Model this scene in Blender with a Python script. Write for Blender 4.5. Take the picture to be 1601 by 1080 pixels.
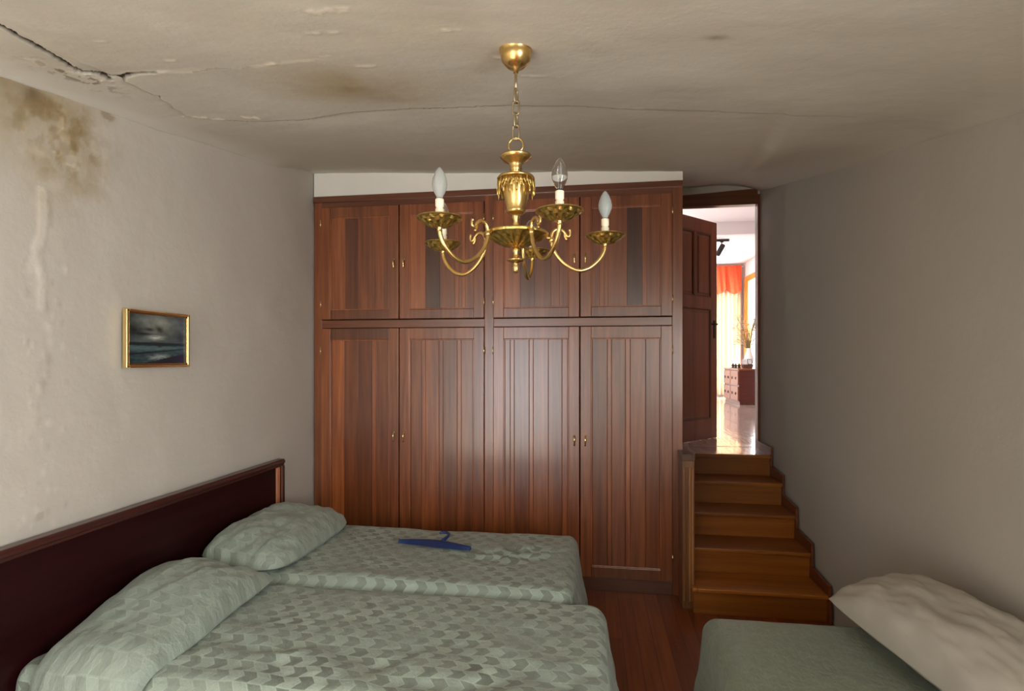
import bpy, math, random
import numpy as np
from math import pi, sin, cos, exp, sqrt, radians
from mathutils import Vector, Matrix, noise

for o in list(bpy.data.objects): bpy.data.objects.remove(o)
SC = bpy.context.scene
COL = SC.collection

# ------------------------------------------------------------------ camera
EYE = 1.67
FOC = 850.0                                  # focal length in pixels of a 1601 px wide frame
YAW = math.atan(125 / FOC)
cam = bpy.data.cameras.new('camera')
cam.sensor_fit = 'HORIZONTAL'; cam.sensor_width = 36.0
cam.lens = 36.0 * FOC / 1601
cam.shift_y = 20 / 1601
cam.clip_start = 0.02
co = bpy.data.objects.new('camera', cam); COL.objects.link(co)
co.location = (0, 0, EYE); co.rotation_euler = (pi / 2, 0, YAW)
SC.camera = co

# ------------------------------------------------------------------ view, sky, window light
SC.view_settings.view_transform = 'Standard'
SC.view_settings.look = 'None'
SC.view_settings.gamma = 1.0
SC.view_settings.use_curve_mapping = False
SC.view_settings.exposure = -0.13
w = bpy.data.worlds.new('sky'); SC.world = w; w.use_nodes = True
w.node_tree.nodes['Background'].inputs[0].default_value = (0.85, 0.93, 1.0, 1)
w.node_tree.nodes['Background'].inputs[1].default_value = 3.0

def area(name, loc, rot, sx, sy, power, color, spread=180):
    l = bpy.data.lights.new(name, 'AREA'); l.shape = 'RECTANGLE'; l.size = sx; l.size_y = sy
    l.energy = power; l.color = color; l.spread = radians(spread)
    o = bpy.data.objects.new(name, l); COL.objects.link(o); o.location = loc; o.rotation_euler = rot
    return o
XL, XR, YB, YF = -2.136, 1.5, -1.7, 5.19      # bedroom: left, right, back, far wall
# daylight arriving at the window in the back wall and at the balcony window in the right wall
area('daylight_back_window', (-1.28, YB - .06, 1.25), (pi / 2, 0, 0), 1.5, 1.9, 26, (.98, .99, 1.0))
area('daylight_side_window', (XR + .06, -.55, 1.6), (0, pi / 2, 0), 1.3, 1.3, 135, (.97, .99, 1.0))
# sun through the balcony window behind the camera, falling on the floor there
sun = bpy.data.lights.new('sun', 'SUN'); sun.energy = 46; sun.angle = radians(.6); sun.color = (1.0, .97, .93)
so = bpy.data.objects.new('sun', sun); COL.objects.link(so)
so.rotation_euler = Vector((-.16, .52, -.80)).to_track_quat('-Z', 'Y').to_euler()
# daylight in the room upstairs: balcony door on its right and a window on its left
area('daylight_balcony_door', (3.32, 11.5, 2.1), (0, pi / 2, 0), 2.3, .85, 170, (1.0, .97, .92))
area('daylight_upper_window', (-.56, 8.2, 2.3), (0, -pi / 2, 0), 1.9, 3.4, 78, (1.0, .93, .88))

# ------------------------------------------------------------------ materials
def newmat(name):
    m = bpy.data.materials.new(name); m.use_nodes = True
    nt = m.node_tree; b = nt.nodes['Principled BSDF']
    return m, nt, b
def N(nt, t, **kw):
    n = nt.nodes.new(t)
    for k, v in kw.items(): setattr(n, k, v)
    return n
def mathn(nt, op, a, b=None, c=None):
    n = nt.nodes.new('ShaderNodeMath'); n.operation = op
    for i, v in enumerate((a, b, c)):
        if v is None: continue
        if isinstance(v, (int, float)): n.inputs[i].default_value = v
        else: nt.links.new(v, n.inputs[i])
    return n.outputs[0]
def mixc(nt, mode, fac, a, b):
    n = nt.nodes.new('ShaderNodeMix'); n.data_type = 'RGBA'; n.blend_type = mode
    for i, v in ((0, fac), (6, a), (7, b)):
        if isinstance(v, (int, float)): n.inputs[i].default_value = v
        elif isinstance(v, tuple): n.inputs[i].default_value = (*v, 1) if len(v) == 3 else v
        else: nt.links.new(v, n.inputs[i])
    return n.outputs[2]
def tinted(nt, colour):
    a = N(nt, 'ShaderNodeAttribute', attribute_name='tint')
    return mixc(nt, 'MULTIPLY', 1.0, colour, a.outputs['Color'])
def objcoord(nt, scale, out='Object'):
    tc = N(nt, 'ShaderNodeTexCoord'); mp = N(nt, 'ShaderNodeMapping')
    mp.inputs['Scale'].default_value = scale
    nt.links.new(tc.outputs[out], mp.inputs['Vector'])
    return mp.outputs[0]
def noisen(nt, vec, scale, detail=4, rough=.55):
    n = N(nt, 'ShaderNodeTexNoise'); n.inputs['Scale'].default_value = scale
    n.inputs['Detail'].default_value = detail; n.inputs['Roughness'].default_value = rough
    if vec is not None: nt.links.new(vec, n.inputs['Vector'])
    return n.outputs[0]
def ramp(nt, fac, stops):
    r = N(nt, 'ShaderNodeValToRGB'); e = r.color_ramp.elements
    while len(e) < len(stops): e.new(.5)
    for el, (p, c) in zip(e, stops):
        el.position = p; el.color = (*c, 1)
    nt.links.new(fac, r.inputs[0]); return r.outputs[0]
def bump(nt, bsdf, h, strength, dist=.01):
    b = N(nt, 'ShaderNodeBump'); b.inputs['Strength'].default_value = strength
    b.inputs['Distance'].default_value = dist
    nt.links.new(h, b.inputs['Height']); nt.links.new(b.outputs[0], bsdf.inputs['Normal'])

def wood(name, light, dark, axis='z', rough=.35, grain=38, coat=.0, spec=.5, bs=.25):
    m, nt, b = newmat(name)
    s = {'z': (1, 1, .045), 'y': (1, .045, 1), 'x': (.045, 1, 1)}[axis]
    v = objcoord(nt, s)
    n1 = noisen(nt, v, grain, 6, .65)
    n2 = noisen(nt, v, grain * .22, 3, .5)
    f = mathn(nt, 'ADD', mathn(nt, 'MULTIPLY', n1, .6), mathn(nt, 'MULTIPLY', n2, .4))
    c = ramp(nt, f, [(.36, dark), (.52, tuple((a + q) / 2 for a, q in zip(light, dark))), (.66, light)])
    nt.links.new(tinted(nt, c), b.inputs['Base Color'])
    b.inputs['Roughness'].default_value = rough
    b.inputs['Specular IOR Level'].default_value = spec
    b.inputs['Coat Weight'].default_value = coat; b.inputs['Coat Roughness'].default_value = .22; b.inputs['Coat IOR'].default_value = 1.5 + .25 * (coat > .8)
    bump(nt, b, n1, bs, .002)
    return m
def plain(name, col, rough=.5, metal=0, noise_s=0, amt=.0, spec=.5, bs=0):
    m, nt, b = newmat(name)
    c = col
    if noise_s:
        n = noisen(nt, objcoord(nt, (1, 1, 1)), noise_s, 4)
        c = mixc(nt, 'MIX', n, tuple(x * (1 - amt) for x in col), tuple(min(1, x * (1 + amt)) for x in col))
        if bs: bump(nt, b, n, bs, .003)
    nt.links.new(tinted(nt, c), b.inputs['Base Color'])
    b.inputs['Roughness'].default_value = rough; b.inputs['Metallic'].default_value = metal
    b.inputs['Specular IOR Level'].default_value = spec
    return m
def plaster(name, col):
    m, nt, b = newmat(name)
    v = objcoord(nt, (1, 1, 1))
    big = noisen(nt, v, 1.1, 3); mid = noisen(nt, v, 9, 5, .6); fine = noisen(nt, v, 70, 3, .6)
    c = mixc(nt, 'MIX', big, tuple(x * .93 for x in col), tuple(x * 1.05 for x in col))
    c = mixc(nt, 'MIX', mathn(nt, 'MULTIPLY', mid, .35), c, tuple(x * .86 for x in col))
    nt.links.new(tinted(nt, c), b.inputs['Base Color'])
    b.inputs['Roughness'].default_value = .75; b.inputs['Specular IOR Level'].default_value = .25
    h = mathn(nt, 'ADD', mathn(nt, 'MULTIPLY', mid, 1.0), mathn(nt, 'MULTIPLY', fine, .18))
    bump(nt, b, h, .30, .010)
    return m
def chevron(name, lightc, darkc, contrast=1.0):
    """sage damask: rows of interlocking arrows pointing along the cloth"""
    m, nt, b = newmat(name)
    tc = N(nt, 'ShaderNodeTexCoord')
    wob = N(nt, 'ShaderNodeTexNoise'); wob.inputs['Scale'].default_value = 5; wob.inputs['Detail'].default_value = 1
    nt.links.new(tc.outputs['UV'], wob.inputs['Vector'])
    sub = N(nt, 'ShaderNodeVectorMath', operation='SUBTRACT'); nt.links.new(wob.outputs['Color'], sub.inputs[0]); sub.inputs[1].default_value = (.5, .5, .5)
    scl = N(nt, 'ShaderNodeVectorMath', operation='SCALE'); nt.links.new(sub.outputs[0], scl.inputs[0]); scl.inputs['Scale'].default_value = .03
    add = N(nt, 'ShaderNodeVectorMath', operation='ADD'); nt.links.new(tc.outputs['UV'], add.inputs[0]); nt.links.new(scl.outputs[0], add.inputs[1])
    sp = N(nt, 'ShaderNodeSeparateXYZ'); nt.links.new(add.outputs[0], sp.inputs[0])
    W_, Hh, K = .052, .058, .024
    v = mathn(nt, 'DIVIDE', sp.outputs[1], Hh)
    row = mathn(nt, 'FLOOR', v); fr = mathn(nt, 'FRACT', v)
    tri = mathn(nt, 'SUBTRACT', 1.0, mathn(nt, 'MULTIPLY', mathn(nt, 'ABSOLUTE', mathn(nt, 'SUBTRACT', fr, .5)), 2.0))
    u = mathn(nt, 'DIVIDE', mathn(nt, 'SUBTRACT', sp.outputs[0], mathn(nt, 'MULTIPLY', tri, K)), W_)
    cell = mathn(nt, 'FLOOR', u); fu = mathn(nt, 'FRACT', u)
    par = mathn(nt, 'ABSOLUTE', mathn(nt, 'MODULO', mathn(nt, 'ADD', cell, row), 2.0))
    cb = N(nt, 'ShaderNodeCombineXYZ'); nt.links.new(cell, cb.inputs[0]); nt.links.new(row, cb.inputs[1])
    wn = N(nt, 'ShaderNodeTexWhiteNoise'); wn.noise_dimensions = '2D'; nt.links.new(cb.outputs[0], wn.inputs['Vector'])
    eu = mathn(nt, 'LESS_THAN', mathn(nt, 'MINIMUM', fu, mathn(nt, 'SUBTRACT', 1.0, fu)), .055)
    ev = mathn(nt, 'LESS_THAN', mathn(nt, 'MINIMUM', fr, mathn(nt, 'SUBTRACT', 1.0, fr)), .05)
    edge = mathn(nt, 'MAXIMUM', eu, ev)
    fade = noisen(nt, tc.outputs['UV'], 3.2, 4, .6)
    fade = mathn(nt, 'MULTIPLY', mathn(nt, 'SUBTRACT', fade, .28), 2.4 * contrast)
    fade = mathn(nt, 'MAXIMUM', mathn(nt, 'MINIMUM', fade, 1.0), .1)
    t = mathn(nt, 'ADD', mathn(nt, 'MULTIPLY', par, .72), mathn(nt, 'MULTIPLY', wn.outputs[0], .28))
    t = mathn(nt, 'ADD', mathn(nt, 'MULTIPLY', t, fade), mathn(nt, 'MULTIPLY', mathn(nt, 'SUBTRACT', 1.0, fade), .45))
    c = mixc(nt, 'MIX', t, darkc, lightc)
    c = mixc(nt, 'MIX', mathn(nt, 'MULTIPLY', edge, mathn(nt, 'MULTIPLY', fade, .5)), c, tuple(min(1, x * 1.25) for x in lightc))
    nt.links.new(tinted(nt, c), b.inputs['Base Color'])
    ro = mathn(nt, 'ADD', .40, mathn(nt, 'MULTIPLY', t, .18)); nt.links.new(ro, b.inputs['Roughness'])
    b.inputs['Specular IOR Level'].default_value = .45
    b.inputs['Sheen Weight'].default_value = .15
    fine = noisen(nt, tc.outputs['UV'], 17, 5, .62)
    h = mathn(nt, 'ADD', mathn(nt, 'MULTIPLY', t, .12), fine)
    bump(nt, b, h, .75, .016)
    return m
def glass(name, col, rough, alpha_tr=1.0):
    m, nt, b = newmat(name)
    b.inputs['Base Color'].default_value = (*col, 1); b.inputs['Roughness'].default_value = rough
    b.inputs['Transmission Weight'].default_value = alpha_tr; b.inputs['IOR'].default_value = 1.4
    return m

M = {}
M['wall'] = plaster('wall_plaster', (.62, .575, .50))
M['wall_r'] = plaster('dimmed_wall_plaster', (.50, .465, .405))  # left wall plaster scaled darker, so the right side looks less lit
M['ceil'] = plaster('ceiling_plaster', (.67, .645, .56))
M['white'] = plain('white_paint', (.90, .87, .79), .7, 0, 6, .05)
M['upwall'] = plain('upstairs_white_paint', (.86, .80, .80), .7, 0, 5, .03)
M['ward'] = wood('sapele_wood', (.36, .103, .026), (.135, .030, .007), 'z', .36, 34, .9)
M['wardx'] = wood('sapele_rail_wood', (.25, .075, .024), (.115, .027, .008), 'x', .36, 34, .9)
M['mahog'] = wood('dark_mahogany', (.030, .004, .005), (.012, .0015, .002), 'y', .38, 20, .0, .2)
M['mahog_l'] = wood('mahogany_moulding', (.075, .018, .013), (.035, .008, .006), 'y', .3, 20, .3)
M['strip'] = wood('light_wood_strip', (.62, .26, .12), (.42, .15, .07), 'z', .35, 30, .2)
M['stair'] = wood('pine_stair_wood', (.36, .120, .009), (.20, .05, .004), 'x', .42, 22, .05)
M['stairz'] = wood('pine_skirting_wood', (.25, .07, .02), (.14, .035, .010), 'y', .4, 22, .2)
M['post'] = wood('newel_wood', (.36, .16, .05), (.14, .05, .018), 'z', .4, 40, .1)
M['doorw'] = wood('door_wood', (.27, .085, .030), (.15, .040, .014), 'z', .32, 24, .3)
M['dresser'] = wood('sideboard_shade_wood', (.13, .028, .018), (.08, .016, .010), 'x', .3, 20, .2)
M['casing'] = wood('door_casing_wood', (.24, .085, .03), (.12, .036, .012), 'x', .4, 24, .1)
M['orange'] = wood('honey_wood', (.85, .36, .09), (.62, .22, .04), 'z', .4, 24, .1)
M['brass'] = plain('aged_brass', (.74, .50, .19), .27, 1, 22, .32)
M['brassd'] = plain('chased_brass', (.72, .46, .14), .30, 1, 90, .6, .5, 1.0)
M['chain'] = plain('antique_chain_metal', (.48, .38, .24), .4, 1, 30, .2)
M['sleeve'] = plain('cream_candle_tube', (.86, .78, .58), .5, 0, 20, .05)
M['darkm'] = plain('dark_metal', (.03, .025, .025), .45, .6, 20, .2)
M['frost'] = glass('milky_bulb_glass', (.82, .84, .80), .45, .75)
M['clear'] = glass('clear_bulb_glass', (.97, .98, .97), .02, 1.0)
M['smoke'] = glass('greyish_bulb_glass', (.78, .84, .82), .3, .7)
M['spread'] = chevron('sage_damask', (.42, .50, .42), (.135, .158, .122))
M['sham'] = chevron('sage_damask_pillow', (.37, .44, .37), (.215, .255, .205), .75)
M['spread2'] = chevron('sage_damask_plain', (.19, .225, .16), (.145, .175, .12), .6)
M['linen'] = plain('white_cotton', (.45, .42, .36), .8, 0, 8, .06, .2, .2)
M['bounce_sheet'] = plain('pale_bounce_sheet', (.62, .55, .46), .95, 0, 60, .15, .1, .5)
M['mattress'] = plain('mattress_ticking', (.6, .58, .52), .9, 0, 30, .1, .2, .2)
M['blue'] = plain('blue_plastic', (.012, .038, .14), .35, 0, 10, .15)
M['gold'] = plain('polished_gold', (.95, .72, .34), .16, 1, 12, .1)
M['paint'] = plain('oil_paint', (1, 1, 1), .4, 0, 40, .10)
M['red'] = plain('red_valance_cloth', (.85, .07, .025), .7, 0, 24, .35, .2, .3)
M['curtain'] = plain('cream_curtain_cloth', (.80, .66, .48), .8, 0, 12, .08, .2)
M['porcelain'] = plain('white_porcelain', (.9, .88, .84), .2)
M['petal'] = plain('cream_petals', (.86, .76, .52), .6)
M['petaly'] = plain('ochre_petals', (.72, .48, .16), .6)
M['stem'] = plain('dry_stems', (.35, .26, .12), .7)
M['silver'] = plain('silver_metal', (.75, .75, .75), .25, 1)
M['print'] = plain('photo_print', (.75, .72, .72), .4, 0, 25, .5)
M['pane'] = glass('window_glass', (1, 1, 1), .0, 1.0)

def floor_planks(name, light, dark, rough, wdt, coat):
    m, nt, b = newmat(name)
    tc = N(nt, 'ShaderNodeTexCoord'); mp = N(nt, 'ShaderNodeMapping'); mp.inputs['Rotation'].default_value = (0, 0, pi / 2)
    nt.links.new(tc.outputs['Object'], mp.inputs[0])
    br = N(nt, 'ShaderNodeTexBrick'); nt.links.new(mp.outputs[0], br.inputs['Vector'])
    br.inputs['Scale'].default_value = 1; br.inputs['Brick Width'].default_value = 1.1; br.inputs['Row Height'].default_value = wdt
    br.inputs['Mortar Size'].default_value = .0015; br.inputs['Color1'].default_value = (*light, 1)
    br.inputs['Color2'].default_value = (*dark, 1); br.inputs['Mortar'].default_value = (*[x * .3 for x in dark], 1)
    n = noisen(nt, objcoord(nt, (1, .05, 1)), 40, 5)
    c = mixc(nt, 'MULTIPLY', 1.0, br.outputs[0], ramp(nt, n, [(.3, (.7, .7, .7)), (.7, (1.1, 1.1, 1.1))]))
    nt.links.new(tinted(nt, c), b.inputs['Base Color'])
    b.inputs['Roughness'].default_value = rough; b.inputs['Coat Weight'].default_value = coat
    bump(nt, b, noisen(nt, objcoord(nt, (1, 1, 1)), 5, 2), .12, .02)
    return m
M['floor'] = floor_planks('bedroom_parquet', (.30, .075, .014), (.21, .045, .008), .42, .09, .0)
M['upfloor'] = floor_planks('upstairs_glossy_planks', (.66, .55, .50), (.58, .46, .42), .14, .12, .5)

# ------------------------------------------------------------------ mesh building
class MB:
    def __init__(s): s.v = []; s.f = []; s.t = []; s.uv = []; s.sm = []
    def add(s, vs, fs, tint=1.0, uvs=None, smooth=False):
        b = len(s.v); s.v += [tuple(p) for p in vs]
        if isinstance(tint, (int, float)): tint = (tint, tint, tint)
        for f in fs:
            s.f.append([b + i for i in f]); s.t.append(tint); s.sm.append(smooth)
            s.uv.append([uvs[i] for i in f] if uvs else None)
        return s
    def box(s, x0, x1, y0, y1, z0, z1, tint=1.0, mat=None):
        vs = [(x, y, z) for z in (z0, z1) for y in (y0, y1) for x in (x0, x1)]
        if mat is not None: vs = [tuple(mat @ Vector(p)) for p in vs]
        return s.add(vs, [(0, 2, 3, 1), (4, 5, 7, 6), (0, 1, 5, 4), (2, 6, 7, 3), (0, 4, 6, 2), (1, 3, 7, 5)], tint)
    def prism(s, prof, axis, a, b, tint=1.0):
        """extrude 2-D outline along axis; prof is in the other two coordinates in cyclic order"""
        def P(p, q):
            return {'x': (q, p[0], p[1]), 'y': (p[0], q, p[1]), 'z': (p[0], p[1], q)}[axis]
        n = len(prof); vs = [P(p, a) for p in prof] + [P(p, b) for p in prof]
        fs = [[i, (i + 1) % n, n + (i + 1) % n, n + i] for i in range(n)] + [list(range(n))[::-1], list(range(n, 2 * n))]
        return s.add(vs, fs, tint)
    def lathe(s, prof, seg=32, c=(0, 0, 0), tint=1.0, flute=0, fl_amp=0):
        n = len(prof); vs = []
        for k in range(seg):
            a = 2 * pi * k / seg; q = 1 + (fl_amp * cos(flute * a) if flute else 0)
            for r, z in prof: vs.append((c[0] + r * q * cos(a), c[1] + r * q * sin(a), c[2] + z))
        fs = [[k * n + i, ((k + 1) % seg) * n + i, ((k + 1) % seg) * n + i + 1, k * n + i + 1] for k in range(seg) for i in range(n - 1)]
        return s.add(vs, fs, tint, None, True)
    def tube(s, pts, rad, seg=12, tint=1.0, closed=False, caps=True):
        pts = [Vector(p) for p in pts]; n = len(pts)
        if isinstance(rad, (int, float)): rad = [rad] * n
        vs = []; up = None
        for i, p in enumerate(pts):
            if closed: t = pts[(i + 1) % n] - pts[i - 1]
            else: t = pts[min(i + 1, n - 1)] - pts[max(i - 1, 0)]
            t.normalize()
            if up is None:
                up = Vector((0, 0, 1)) if abs(t.z) < .9 else Vector((1, 0, 0))
            up = (up - t * up.dot(t)).normalized(); sd = t.cross(up)
            for k in range(seg):
                a = 2 * pi * k / seg; vs.append(tuple(p + (up * cos(a) + sd * sin(a)) * rad[i]))
        fs = []
        m = n if closed else n - 1
        for i in range(m):
            j = (i + 1) % n
            for k in range(seg): fs.append([i * seg + k, i * seg + (k + 1) % seg, j * seg + (k + 1) % seg, j * seg + k])
        if caps and not closed: fs += [list(range(seg))[::-1], [(n - 1) * seg + k for k in range(seg)]]
        return s.add(vs, fs, tint, None, True)
    def grid(s, nu, nv, fn, tintfn=None, flip=False, smooth=True):
        vs = []; uvs = []
        for j in range(nv + 1):
            for i in range(nu + 1):
                p, uv = fn(i / nu, j / nv); vs.append(p); uvs.append(uv)
        fs = []
        for j in range(nv):
            for i in range(nu):
                a = j * (nu + 1) + i; q = [a, a + 1, a + nu + 2, a + nu + 1]
                fs.append(q[::-1] if flip else q)
        b = len(s.v); s.v += [tuple(p) for p in vs]
        for k, f in enumerate(fs):
            s.f.append([b + i for i in f]); s.sm.append(smooth); s.uv.append([uvs[i] for i in f])
            if tintfn: i, j = k % nu, k // nu; s.t.append(tintfn((i + .5) / nu, (j + .5) / nv))
            else: s.t.append((1, 1, 1))
        return s
    def build(s, name, mat, parent=None, origin=None, bevel=0, smooth_angle=False):
        off = Vector((0, 0, 0))
        if parent is not None: off = world_loc(parent)
        elif origin is not None: off = Vector(origin)
        me = bpy.data.meshes.new(name)
        me.from_pydata([tuple(Vector(p) - off) for p in s.v], [], s.f)
        at = me.color_attributes.new('tint', 'FLOAT_COLOR', 'CORNER')
        cols = []
        for f, t in zip(s.f, s.t): cols += [t[0], t[1], t[2], 1.0] * len(f)
        at.data.foreach_set('color', cols)
        if any(u is not None for u in s.uv):
            ul = me.uv_layers.new(name='UVMap'); fl = []
            for f, u in zip(s.f, s.uv):
                for k in range(len(f)): fl += list(u[k]) if u else [0, 0]
            ul.data.foreach_set('uv', fl)
        me.polygons.foreach_set('use_smooth', s.sm)
        me.materials.append(mat); me.update()
        o = bpy.data.objects.new(name, me); COL.objects.link(o)
        if parent is not None: o.parent = parent
        else: o.location = off
        if bevel:
            bm = o.modifiers.new('bevel', 'BEVEL'); bm.width = bevel; bm.segments = 2; bm.limit_method = 'ANGLE'
            bm.harden_normals = False
        return o
def world_loc(o):
    v = Vector(o.location)
    while o.parent: o = o.parent; v = v + Vector(o.location)
    return v
def tag(o, label=None, cat=None, group=None, kind=None):
    if label: o['label'] = label
    if cat: o['category'] = cat
    if group: o['group'] = group
    if kind: o['kind'] = kind
    return o
def empty(name, loc, label=None, cat=None, group=None):
    o = bpy.data.objects.new(name, None); COL.objects.link(o); o.location = loc; o.empty_display_size = .1
    return tag(o, label, cat, group)
def struct(o, label, cat): return tag(o, label, cat, None, 'structure')
def fbm(x, y, z=0, o=4): return noise.fractal(Vector((x, y, z)), 1.0, 2.0, o)
def smooth(a, b, x):
    t = min(max((x - a) / (b - a), 0), 1); return t * t * (3 - 2 * t)

# ------------------------------------------------------------------ ceiling: sags to the near right, stained, cracked
def zc(X, Y):
    Y = max(Y, .3)
    zl = 2.751 + (Y - 1.691) * .154; q = Y - 2.147; zr = 2.59 + .185 * q + .008 * q * abs(q)
    u = min(max((X + 2.136) / 3.636, 0), 1)
    return zl + (zr - zl) * u + .05 * 4 * u * (1 - u) * exp(-((Y - 1.6) / .9) ** 2)

def seglist(pts): return [(pts[i], pts[i + 1]) for i in range(len(pts) - 1)]
def polydist(P, pts):
    """distance of each row of P (n,2) from the polyline and position along it 0..1"""
    best = np.full(len(P), 9.0); pos = np.zeros(len(P)); side = np.zeros(len(P)); n = len(pts) - 1
    for i, (a, b) in enumerate(seglist(pts)):
        a = np.array(a); b = np.array(b); d = b - a; L = (d * d).sum()
        t = np.clip(((P - a) @ d) / L, 0, 1); q = P - (a + t[:, None] * d)
        dist = np.hypot(q[:, 0], q[:, 1]); mk = dist < best
        best[mk] = dist[mk]; pos[mk] = ((i + t) / n)[mk]; side[mk] = (d[0] * q[:, 1] - d[1] * q[:, 0])[mk]
    return best, pos, side
def vnoise(P, s, seed=0., o=4):
    return np.array([noise.fractal(Vector((p[0] * s + seed, p[1] * s, seed)), 1.0, 2.0, o) for p in P])

def smooth_np(a, b, x):
    t = np.clip((x - a) / (b - a), 0, 1); return t * t * (3 - 2 * t)

def surface_mesh(name, pts, nx, ny, cols, mat, flip):
    me = bpy.data.meshes.new(name)
    I = np.arange(nx * ny).reshape(ny, nx)
    q = np.stack([I[:-1, :-1], I[:-1, 1:], I[1:, 1:], I[1:, :-1]], -1).reshape(-1, 4)
    if flip: q = q[:, ::-1]
    me.vertices.add(len(pts)); me.vertices.foreach_set('co', pts.astype(np.float32).ravel())
    me.loops.add(q.size); me.loops.foreach_set('vertex_index', q.astype(np.int32).ravel())
    me.polygons.add(len(q)); me.polygons.foreach_set('loop_start', np.arange(0, q.size, 4, dtype=np.int32))
    me.polygons.foreach_set('use_smooth', np.ones(len(q), dtype=bool))
    me.update(calc_edges=True); me.validate()
    at = me.color_attributes.new('tint', 'FLOAT_COLOR', 'POINT')
    at.data.foreach_set('color', np.concatenate([cols, np.ones((len(cols), 1))], 1).astype(np.float32).ravel())
    me.materials.append(mat)
    o = bpy.data.objects.new(name, me); COL.objects.link(o)
    return o

def make_ceiling():
    xs = np.concatenate([np.linspace(XL - .04, -.2, 248)[:-1], np.linspace(-.2, XR + .04, 88)])
    ys = np.concatenate([np.linspace(YB - .04, 1.2, 38)[:-1], np.linspace(1.2, 2.75, 194)[:-1], np.linspace(2.75, YF + .03, 82)])
    X, Y = np.meshgrid(xs, ys); P = np.stack([X.ravel(), Y.ravel()], 1)
    Z = np.array([zc(a, b) for a, b in P])
    # rounded corners where ceiling meets the side walls
    dl = np.maximum(P[:, 0] - XL, 0); dr = np.maximum(XR - P[:, 0], 0)
    Z -= .05 * np.exp(-(dl / .07)) * (1 - smooth_np(3.3, 3.9, P[:, 1])) + .045 * np.exp(-(dr / .09))
    far = np.clip((P[:, 1] - 1.2) / 4, 0, 1)
    big = vnoise(P, .8, 3, 3); mid = vnoise(P, 3.1, 7, 4)
    Z += .018 * big * (1 - .5 * far) + .004 * mid
    # hollow at the far right corner above the stairs
    Z += .05 * np.exp(-(((P[:, 0] - 1.15) / .22) ** 2 + ((P[:, 1] - 4.2) / .9) ** 2))
    fold = .80 + (P[:, 1] - 2.4) * .16
    over = np.clip((XR - P[:, 0]) / np.maximum(XR - fold, .1), 0, 1) * smooth_np(-.02, .05, P[:, 0] - fold)
    Z -= .05 * over * smooth_np(2.1, 3.3, P[:, 1]) * (1 - smooth_np(4.0, 4.7, P[:, 1]))
    T = np.ones((len(P), 3))
    def tint(mask, c):
        nonlocal T
        mask = np.clip(mask, 0, 1)[:, None]; T = T * (1 - mask) + T * np.array(c)[None] * mask
    jag = vnoise(P, 22, 11, 3)
    # brown damp stain
    def blob(cx, cy, sx, sy, s, c, rot=0):
        dx = P[:, 0] - cx; dy = P[:, 1] - cy
        a = dx * cos(rot) + dy * sin(rot); b = -dx * sin(rot) + dy * cos(rot)
        g = np.exp(-((a / sx) ** 2 + (b / sy) ** 2) * 1.1) * (1 + .8 * mid)
        tint(g * s, c)
    blob(-.98, 2.10, .30, .16, .8, (.66, .56, .38)); blob(-.82, 2.22, .12, .08, .75, (.62, .51, .34)); blob(-.86, 2.1, .15, .12, .4, (.75, .66, .5))
    blob(-1.0, 1.92, .22, .09, .4, (.8, .7, .5)); blob(-1.75, 1.62, .3, .1, .35, (.78, .74, .66))
    blob(-.6, 1.5, .5, .25, .45, (1.14, 1.12, 1.02)); blob(-.85, 1.7, .3, .1, .35, (1.1, 1.07, .95))
    blob(.365, 1.679, .03, .02, .7, (.55, .5, .42))
    c1 = [(-1.75, 1.30), (-1.823, 1.444), (-1.846, 1.515), (-1.861, 1.595), (-1.881, 1.668), (-1.922, 1.769), (-1.926, 1.834), (-1.888, 1.86), (-1.851, 1.9), (-1.80, 1.872), (-1.761, 1.865), (-1.658, 1.858)]
    c1b = [(-1.658, 1.858), (-1.54, 1.879), (-1.389, 1.858), (-1.275, 1.863), (-1.137, 1.828), (-.95, 1.80)]
    c2 = [(-1.851, 1.9), (-1.853, 1.994), (-1.868, 2.111), (-1.936, 2.363), (-1.854, 2.433), (-1.679, 2.478), (-1.377, 2.485), (-1.146, 2.417), (-.819, 2.376), (-.579, 2.366), (-.343, 2.329), (-.068, 2.341), (.4, 2.40), (.8, 2.42)]
    Pj = P + np.stack([jag, vnoise(P, 22, 31, 3)], 1) * .010
    d, t, s = polydist(Pj, c1)
    wd = .0060 + .010 * np.exp(-((t - .70) / .08) ** 2)
    m = np.clip((wd + .004 - d) / .004, 0, 1); Z += .012 * m; tint(m, (.05, .035, .022))
    Z += .006 * np.where(s < 0, 1, 0) * np.exp(-(d / .08)) * smooth_np(.006, .02, d)
    d2, t2, s2 = polydist(Pj, c1b)
    tint(np.clip((.006 - d2) / .004, 0, 1) * (vnoise(P, 14, 5, 2) > -.1) * (1 - t2), (.5, .45, .38))
    tint(np.exp(-(d2 / .012) ** 2) * .45 * (vnoise(P, 9, 4, 3) > -.05), (1.35, 1.33, 1.25))
    Z += np.where(s2 > 0, -.0015, 0) * np.exp(-(d2 / .06))
    d3, t3, s3 = polydist(Pj, c2)
    tint(np.clip((.007 - d3) / .005, 0, 1) * .75 * np.clip(1.2 - t3, .3, 1), (.50, .45, .38))
    Z += np.where(s3 > 0, .016, -.002) * np.exp(-(d3 / .10))
    # hole and flakes
    for cx, cy, rx, ry, c in ((-1.862, 2.10, .010, .022, (.06, .045, .03)), (-1.90, 1.90, .012, .030, (.12, .09, .06)), (-1.93, 1.80, .012, .016, (.3, .24, .18))):
        g = ((P[:, 0] - cx + jag * .02) / rx) ** 2 + ((P[:, 1] - cy) / ry) ** 2 < 1; tint(g * 1.0, c); Z += .012 * g
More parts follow.
